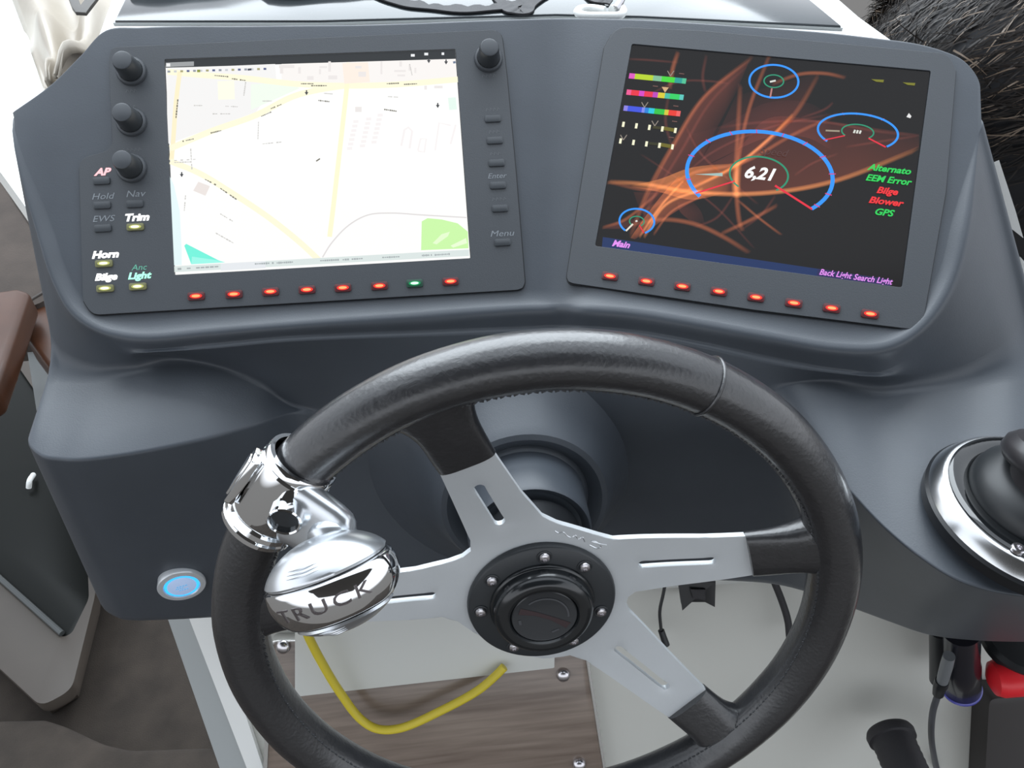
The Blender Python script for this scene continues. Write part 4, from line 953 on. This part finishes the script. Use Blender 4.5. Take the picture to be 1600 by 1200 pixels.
# red knob under a black bezel, with the dark box below it
Mr = Matrix.Rotation(math.radians(80), 4, 'Y'); Mr.translation = (0, 0, 0)
rk = empty('red_knob', aty(1545, 1061, .36), 'glossy red knob below a black bezel at the right edge', 'knob')
bm = bmesh.new(); lathe(bm, [(0, 0), (.008, .0005), (.0150, .004), (.0172, .010), (.0172, .045), (.0150, .052), (0, .053)], 44, Mr); obj('knob_body', bm, m_red, rk)
bm = bmesh.new(); q = aty(1592, 1008, .385)-rk.location; Mb = Matrix.Translation(q); lathe(bm, [(0, -.006), (.024, -.006), (.034, 0), (.034, .006), (.030, .010), (0, .010)], 44, Mb); obj('bezel', bm, m_dark, rk)
bx = [onped(1546, 1092, .03), onped(1680, 1080, .03), onped(1690, 1300, .03), onped(1530, 1300, .03)]
FX = Frame(bx[0], Vector((1, 0, 0)), PN)
bm = bmesh.new(); prism(bm, rpoly([(0, 0), FX.loc(1700, 1085), FX.loc(1700, 1320), FX.loc(1533, 1320)], [.008, .008, .004, .004], 6), -.029, 0, bev=.002)
ob = obj('dark_box', bm, mat('box_brown', (.030, .026, .025), .55)); ob.matrix_world = FX.M; tag(ob, 'dark brown box with a rounded corner below the red knob', 'box')
# black grip
ga = onped(1388, 1140, .035); gb_ = CAM + ray(1458, 1300)*(ga.y/ray(1388, 1140).y*.90)
gax = ga-gb_; Mg = gax.to_track_quat('Z', 'Y').to_matrix().to_4x4(); Mg.translation = gb_; Lg = gax.length
gr = empty('handlebar_grip', Mg, 'black ribbed rubber grip poking up at the bottom right', 'grip')
bm = bmesh.new(); lathe(bm, [(0, 0), (.0195, 0)] + [(.0195+.0006*(i % 2), Lg*.85*i/26) for i in range(1, 27)] + [(.0200, Lg*.88)], 44); obj('grip_sleeve', bm, m_rubber, gr)
bm = bmesh.new(); lathe(bm, [(.0195, Lg*.875), (.0225, Lg*.885), (.0230, Lg*.95), (.0215, Lg*.985), (.0190, Lg), (0, Lg*1.004)], 44); obj('flange', bm, m_rubber, gr)

# ------------------------------------------------------------------ behind the console: dark glass hatch, strap, hook
def up(p, h): return p + Vector((0, 0, h))
hp = atz(700, 10, .206)
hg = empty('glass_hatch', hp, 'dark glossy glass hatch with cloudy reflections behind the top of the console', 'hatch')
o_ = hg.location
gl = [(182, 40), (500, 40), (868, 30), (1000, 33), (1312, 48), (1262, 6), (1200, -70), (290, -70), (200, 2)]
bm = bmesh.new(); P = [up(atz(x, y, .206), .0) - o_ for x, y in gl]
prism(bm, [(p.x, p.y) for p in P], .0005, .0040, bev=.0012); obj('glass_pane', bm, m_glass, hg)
bm = bmesh.new(); P2 = [(p.x, p.y) for p in P]; cx = sum(p[0] for p in P2)/len(P2); cy = sum(p[1] for p in P2)/len(P2)
big = [Vector((cx+(p[0]-cx)*1.006, cy+(p[1]-cy)*1.012)) for p in P2]
prism(bm, big, .0002, .0022, [[Vector(p) for p in P2]]); obj('glass_seal', bm, m_greyedge, hg)
# black strap lying on the glass
bm = bmesh.new()
def onglass(x, y, h=.006): return atz(x, y, .206-h)
def ribbon3(bm, px, w, th=.0012, h=.0052):
    C_ = cr([onglass(x, y, h) for x, y in px], 6); secs = []
    for i, p in enumerate(C_):
        t_ = (C_[min(i+1, len(C_)-1)]-C_[max(i-1, 0)]).normalized(); n_ = Vector((-t_.y, t_.x, 0)).normalized(); k = .002*math.sin(i*.9)
        ww = w*(1+.25*math.sin(i*.7))
        secs.append([p+n_*ww/2+Vector((0, 0, abs(k))), p+n_*ww/2+Vector((0, 0, th+abs(k))), p-n_*ww/2+Vector((0, 0, th)), p-n_*ww/2])
    loft(bm, secs)
st = empty('black_strap', onglass(760, 15), 'crumpled black webbing strap lying on the dark glass', 'strap')
for nm, px, w in (('strap_band', [(560, -30), (610, 2), (650, 10), (700, 16), (760, 16), (800, 10), (830, 2), (870, -20)], .010), ('strap_band', [(770, -30), (785, 8), (800, 18), (815, 21), (830, 10), (850, -10)], .009), ('strap_band', [(895, -40), (915, -8), (935, 3), (955, 6)], .008)):
    bm = bmesh.new(); ribbon3(bm, px, w); b = obj(nm, bm, m_rubber, st); b.data.transform(Matrix.Translation(-st.location))
bg_ = empty('black_bag', onglass(350, -10), 'dark folded cloth edge at the top, left of the strap', 'cloth')
bm = bmesh.new(); secs = []
for i in range(25):
    x = 190 + i*17; p = onglass(x, -34 + 5*math.sin(i*.5) + (9 if i > 12 else 0), .012) - bg_.location
    secs.append([p + Vector((0, .022*math.cos(2*PI*k/14) + .018, .010*math.sin(2*PI*k/14)*(1+.3*math.sin(i)))) for k in range(14)])
loft(bm, secs); obj('cloth_roll', bm, mat('dark_cloth', (.030, .032, .036), .45), bg_)
# white hook
hk = empty('white_hook', onglass(935, 19), 'small white snap hook lying on the dark glass', 'hook')
bm = bmesh.new(); pts = [onglass(x, y, .0085) - hk.location for x, y in ((955, 15), (968, 11), (974, 17), (968, 24), (940, 25), (912, 24), (902, 19), (908, 14), (925, 13), (945, 16))]
tube(bm, cr(pts, 6), .0030, 10); obj('hook_loop', bm, m_white, hk)
bm = bmesh.new(); tube(bm, [onglass(962, 14, .009)-hk.location, onglass(968, 5, .012)-hk.location, onglass(972, -2, .013)-hk.location], [.0034, .0030, .0026], 10); obj('hook_shank', bm, m_steel, hk)

# ------------------------------------------------------------------ left: crinkled vinyl lining with a black strap, seat, locker
vp = [(30, -70), (240, -70), (178, 30), (92, 130), (58, 100), (40, 40), (15, -20)]
vo = empty('vinyl_cover', atz(110, 40, .30), 'crinkled cream vinyl cover beyond the top left corner of the console', 'cover')
bm = bmesh.new(); G = 22; gv = []
for i in range(G+1):
    row = []
    for j in range(G+1):
        u, v = i/G, j/G
        L_a, L_b = (-10 + 75*v, -80 + 215*v), (285 - 190*v, -80 + 215*v)
        x, y = L_a[0]+(L_b[0]-L_a[0])*u, L_a[1]
        p = atz(x, y, .30) - vo.location
        p.z += .018*math.sin(5*u+7*v)*math.sin(9*v-3*u) + .012*math.sin(14*u-6*v+1) - .03*(1-u)**3
        row.append(bm.verts.new(p))
    gv.append(row)
for i in range(G):
    for j in range(G): bm.faces.new((gv[i][j], gv[i+1][j], gv[i+1][j+1], gv[i][j+1]))
v_ = obj('vinyl_sheet', bm, m_vinyl, vo, smooth=180)
md = v_.modifiers.new('thickness', 'SOLIDIFY'); md.thickness = .004
bk = empty('dark_strap', atz(125, 8, .24), 'dark V shaped strap over the cream vinyl at the top left', 'strap')
bm = bmesh.new()
pr = [(102, -14), (121, 20), (137, 21), (160, -14)]
prism(bm, [(q.x, q.y) for q in [atz(x, y, .24)-bk.location for x, y in ((96, -30), (113, 14), (119, 22), (135, 23), (142, 14), (162, -12), (150, -20), (127, 11), (112, -30))]], -.001, .002, bev=.0005)
obj('strap_web', bm, mat('strap_brown', (.055, .05, .045), .6), bk)
# brown upholstered seat back
bo = empty('brown_seat_back', atz(20, 380, .85), 'dark brown upholstered seat back left of the console', 'seat')
bm = bmesh.new(); P = [atz(x, y, .85)-bo.location for x, y in ((-80, 200), (-10, 250), (30, 300), (75, 370), (95, 450), (60, 478), (-80, 490))]
prism(bm, rpoly([(p.x, p.y) for p in P], .03, 5), -.12, 0, bev=.02); obj('cushion', bm, m_brown, bo)
bm = bmesh.new(); tube(bm, cr([p + Vector((0, 0, .001)) for p in [atz(x, y, .85)-bo.location for x, y in ((-10, 262), (22, 312), (62, 378), (78, 448), (48, 470))]], 6), .003, 8); obj('piping', bm, mat('seat_piping', (.035, .027, .022), .6), bo)
# locker with a smoked lid
lk = empty('side_locker', atz(60, 900, 1.40), 'low beige locker with a dark smoked lid, lower left beside the console', 'locker')
def lz(x, y, d): return atz(x, y, d) - lk.location
zt = 1.40
rim_o = [(q.x, q.y) for q in [lz(x, y, zt) for x, y in ((-200, 560), (40, 470), (165, 700), (150, 925), (112, 1078), (64, 1104), (-200, 860))]]
rim_i = [(q.x, q.y) for q in [lz(x, y, zt) for x, y in ((-180, 640), (20, 560), (130, 720), (139, 935), (112, 990), (97, 996), (-180, 745))]]
bm = bmesh.new(); prism(bm, rpoly(rim_o, [.01, .01, .01, .03, .02, .02, .01], 5), -.03, 0, [rpoly(rim_i, .012, 4)], bev=.006); obj('locker_rim', bm, m_beige, lk)
bm = bmesh.new(); prism(bm, rpoly(rim_i, .012, 4), -.028, -.008, bev=.001); ld = obj('smoked_lid', bm, m_lid, lk)
bm = bmesh.new(); tube(bm, [lz(-60, 850, zt-.004), lz(97, 990, zt-.004)], .006, 10); obj('lid_trim', bm, mat('lid_grey', (.05, .055, .055), .3), ld)
bm = bmesh.new(); tube(bm, cr([lz(52, 742, zt-.004), lz(46, 752, zt-.018), lz(45, 762, zt-.004)], 5), .006, 10); obj('lid_catch', bm, m_white, ld)
base = [(q.x*.99, q.y*.99) for q in [lz(x, y, zt+.03) for x, y in ((-200, 560), (40, 500), (160, 720), (140, 930), (104, 1065), (60, 1092), (-200, 860))]]
bm = bmesh.new(); prism(bm, base, -.095, -.034); obj('locker_base', bm, m_beige, lk)
# raised carpeted step
stp = [atz(x, y, 1.42) for x, y in ((-260, 1130), (70, 1122), (100, 1132), (160, 1160), (205, 1170), (330, 1165), (420, 1300), (300, 1420), (-300, 1420))]
o_ = tag(slab('carpet_step', stp, .075, m_carpet, kind=None, bev=.012), 'low brown carpeted step at the bottom left corner', 'step')
# folded white door edge beyond the left side
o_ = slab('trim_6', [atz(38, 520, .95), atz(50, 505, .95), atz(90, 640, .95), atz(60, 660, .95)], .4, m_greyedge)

# ------------------------------------------------------------------ long black fur at the upper right
fo = aty(1655, 95, .76); fur = empty('black_fur', fo, 'shaggy long black fur with brown lit tips beyond the right display', 'fur')
RX, RY, RZ = .158, .15, .15
bm = bmesh.new(); bmesh.ops.create_uvsphere(bm, u_segments=40, v_segments=24, radius=1.0)
def fshape(v): 
    k = 1 + .10*math.sin(3*v.x+2*v.y) + .07*math.sin(5*v.z+1)
    return Vector((v.x*RX*k*1.15, v.y*RY*k, v.z*RZ*k*1.1*(1 if v.z > 0 else 4.5) - .02))
for v in bm.verts: v.co = fshape(v.co)
obj('undercoat', bm, m_furbody, fur, smooth=180)
bm_a, bm_b = bmesh.new(), bmesh.new(); rnd = random.Random(3)
for i in range(9000):
    bm = bm_b if rnd.random() < .09 + .10*math.sin(i*.001) else bm_a
    z = rnd.uniform(-.75, 1); a = rnd.uniform(PI*.55, PI*2.05); r_ = math.sqrt(1-z*z)
    n_ = Vector((r_*math.cos(a), r_*math.sin(a), z)); p = fshape(n_)
    flow = Vector((-.75, -.25, -.35 + .3*math.sin(6*n_.z))) + Vector((rnd.gauss(0, .16), rnd.gauss(0, .16), rnd.gauss(0, .16)))
    flow -= n_*flow.dot(n_); 
    if flow.length < 1e-3: continue
    flow.normalize(); L = rnd.uniform(.022, .055); w = rnd.uniform(.0004, .0009); sd = n_.cross(flow).normalized()*w
    prev = None
    for k in range(5):
        t_ = k/4; q = p + flow*(L*t_) + n_*(.010*math.sin(PI*t_*.8)*rnd.uniform(.7, 1.2) + .001)+ sd*(2.5*math.sin(t_*3+i)); ww = 1-t_*.8
        cur = (bm.verts.new(q+sd*ww), bm.verts.new(q-sd*ww))
        if prev: bm.faces.new((prev[0], prev[1], cur[1], cur[0]))
        prev = cur
obj('long_hair', bm_a, m_hair, fur, smooth=180, kind='raw')['kind'] = 'stuff'
obj('lit_strands', bm_b, mat('lit_hair_brown', (.13, .09, .06), .4), fur, smooth=180, kind='raw')['kind'] = 'stuff'  # strands catching the light, put in as a browner hair colour
# white coaming strip beyond the right shoulder of the console
for nm, px, m in (('trim_7', [(1540, 255), (1552, 250), (1578, 330), (1590, 372), (1572, 358), (1556, 310)], m_white), ('trim_8', [(1572, 358), (1590, 372), (1602, 420), (1584, 400)], m_dark), ('trim_9', [(1584, 398), (1604, 420), (1640, 510), (1605, 480)], m_white)):
    slab(nm, [aty(x+9, y, .50) for x, y in px], .35, m, down=Vector((0, .03, -1)).normalized())
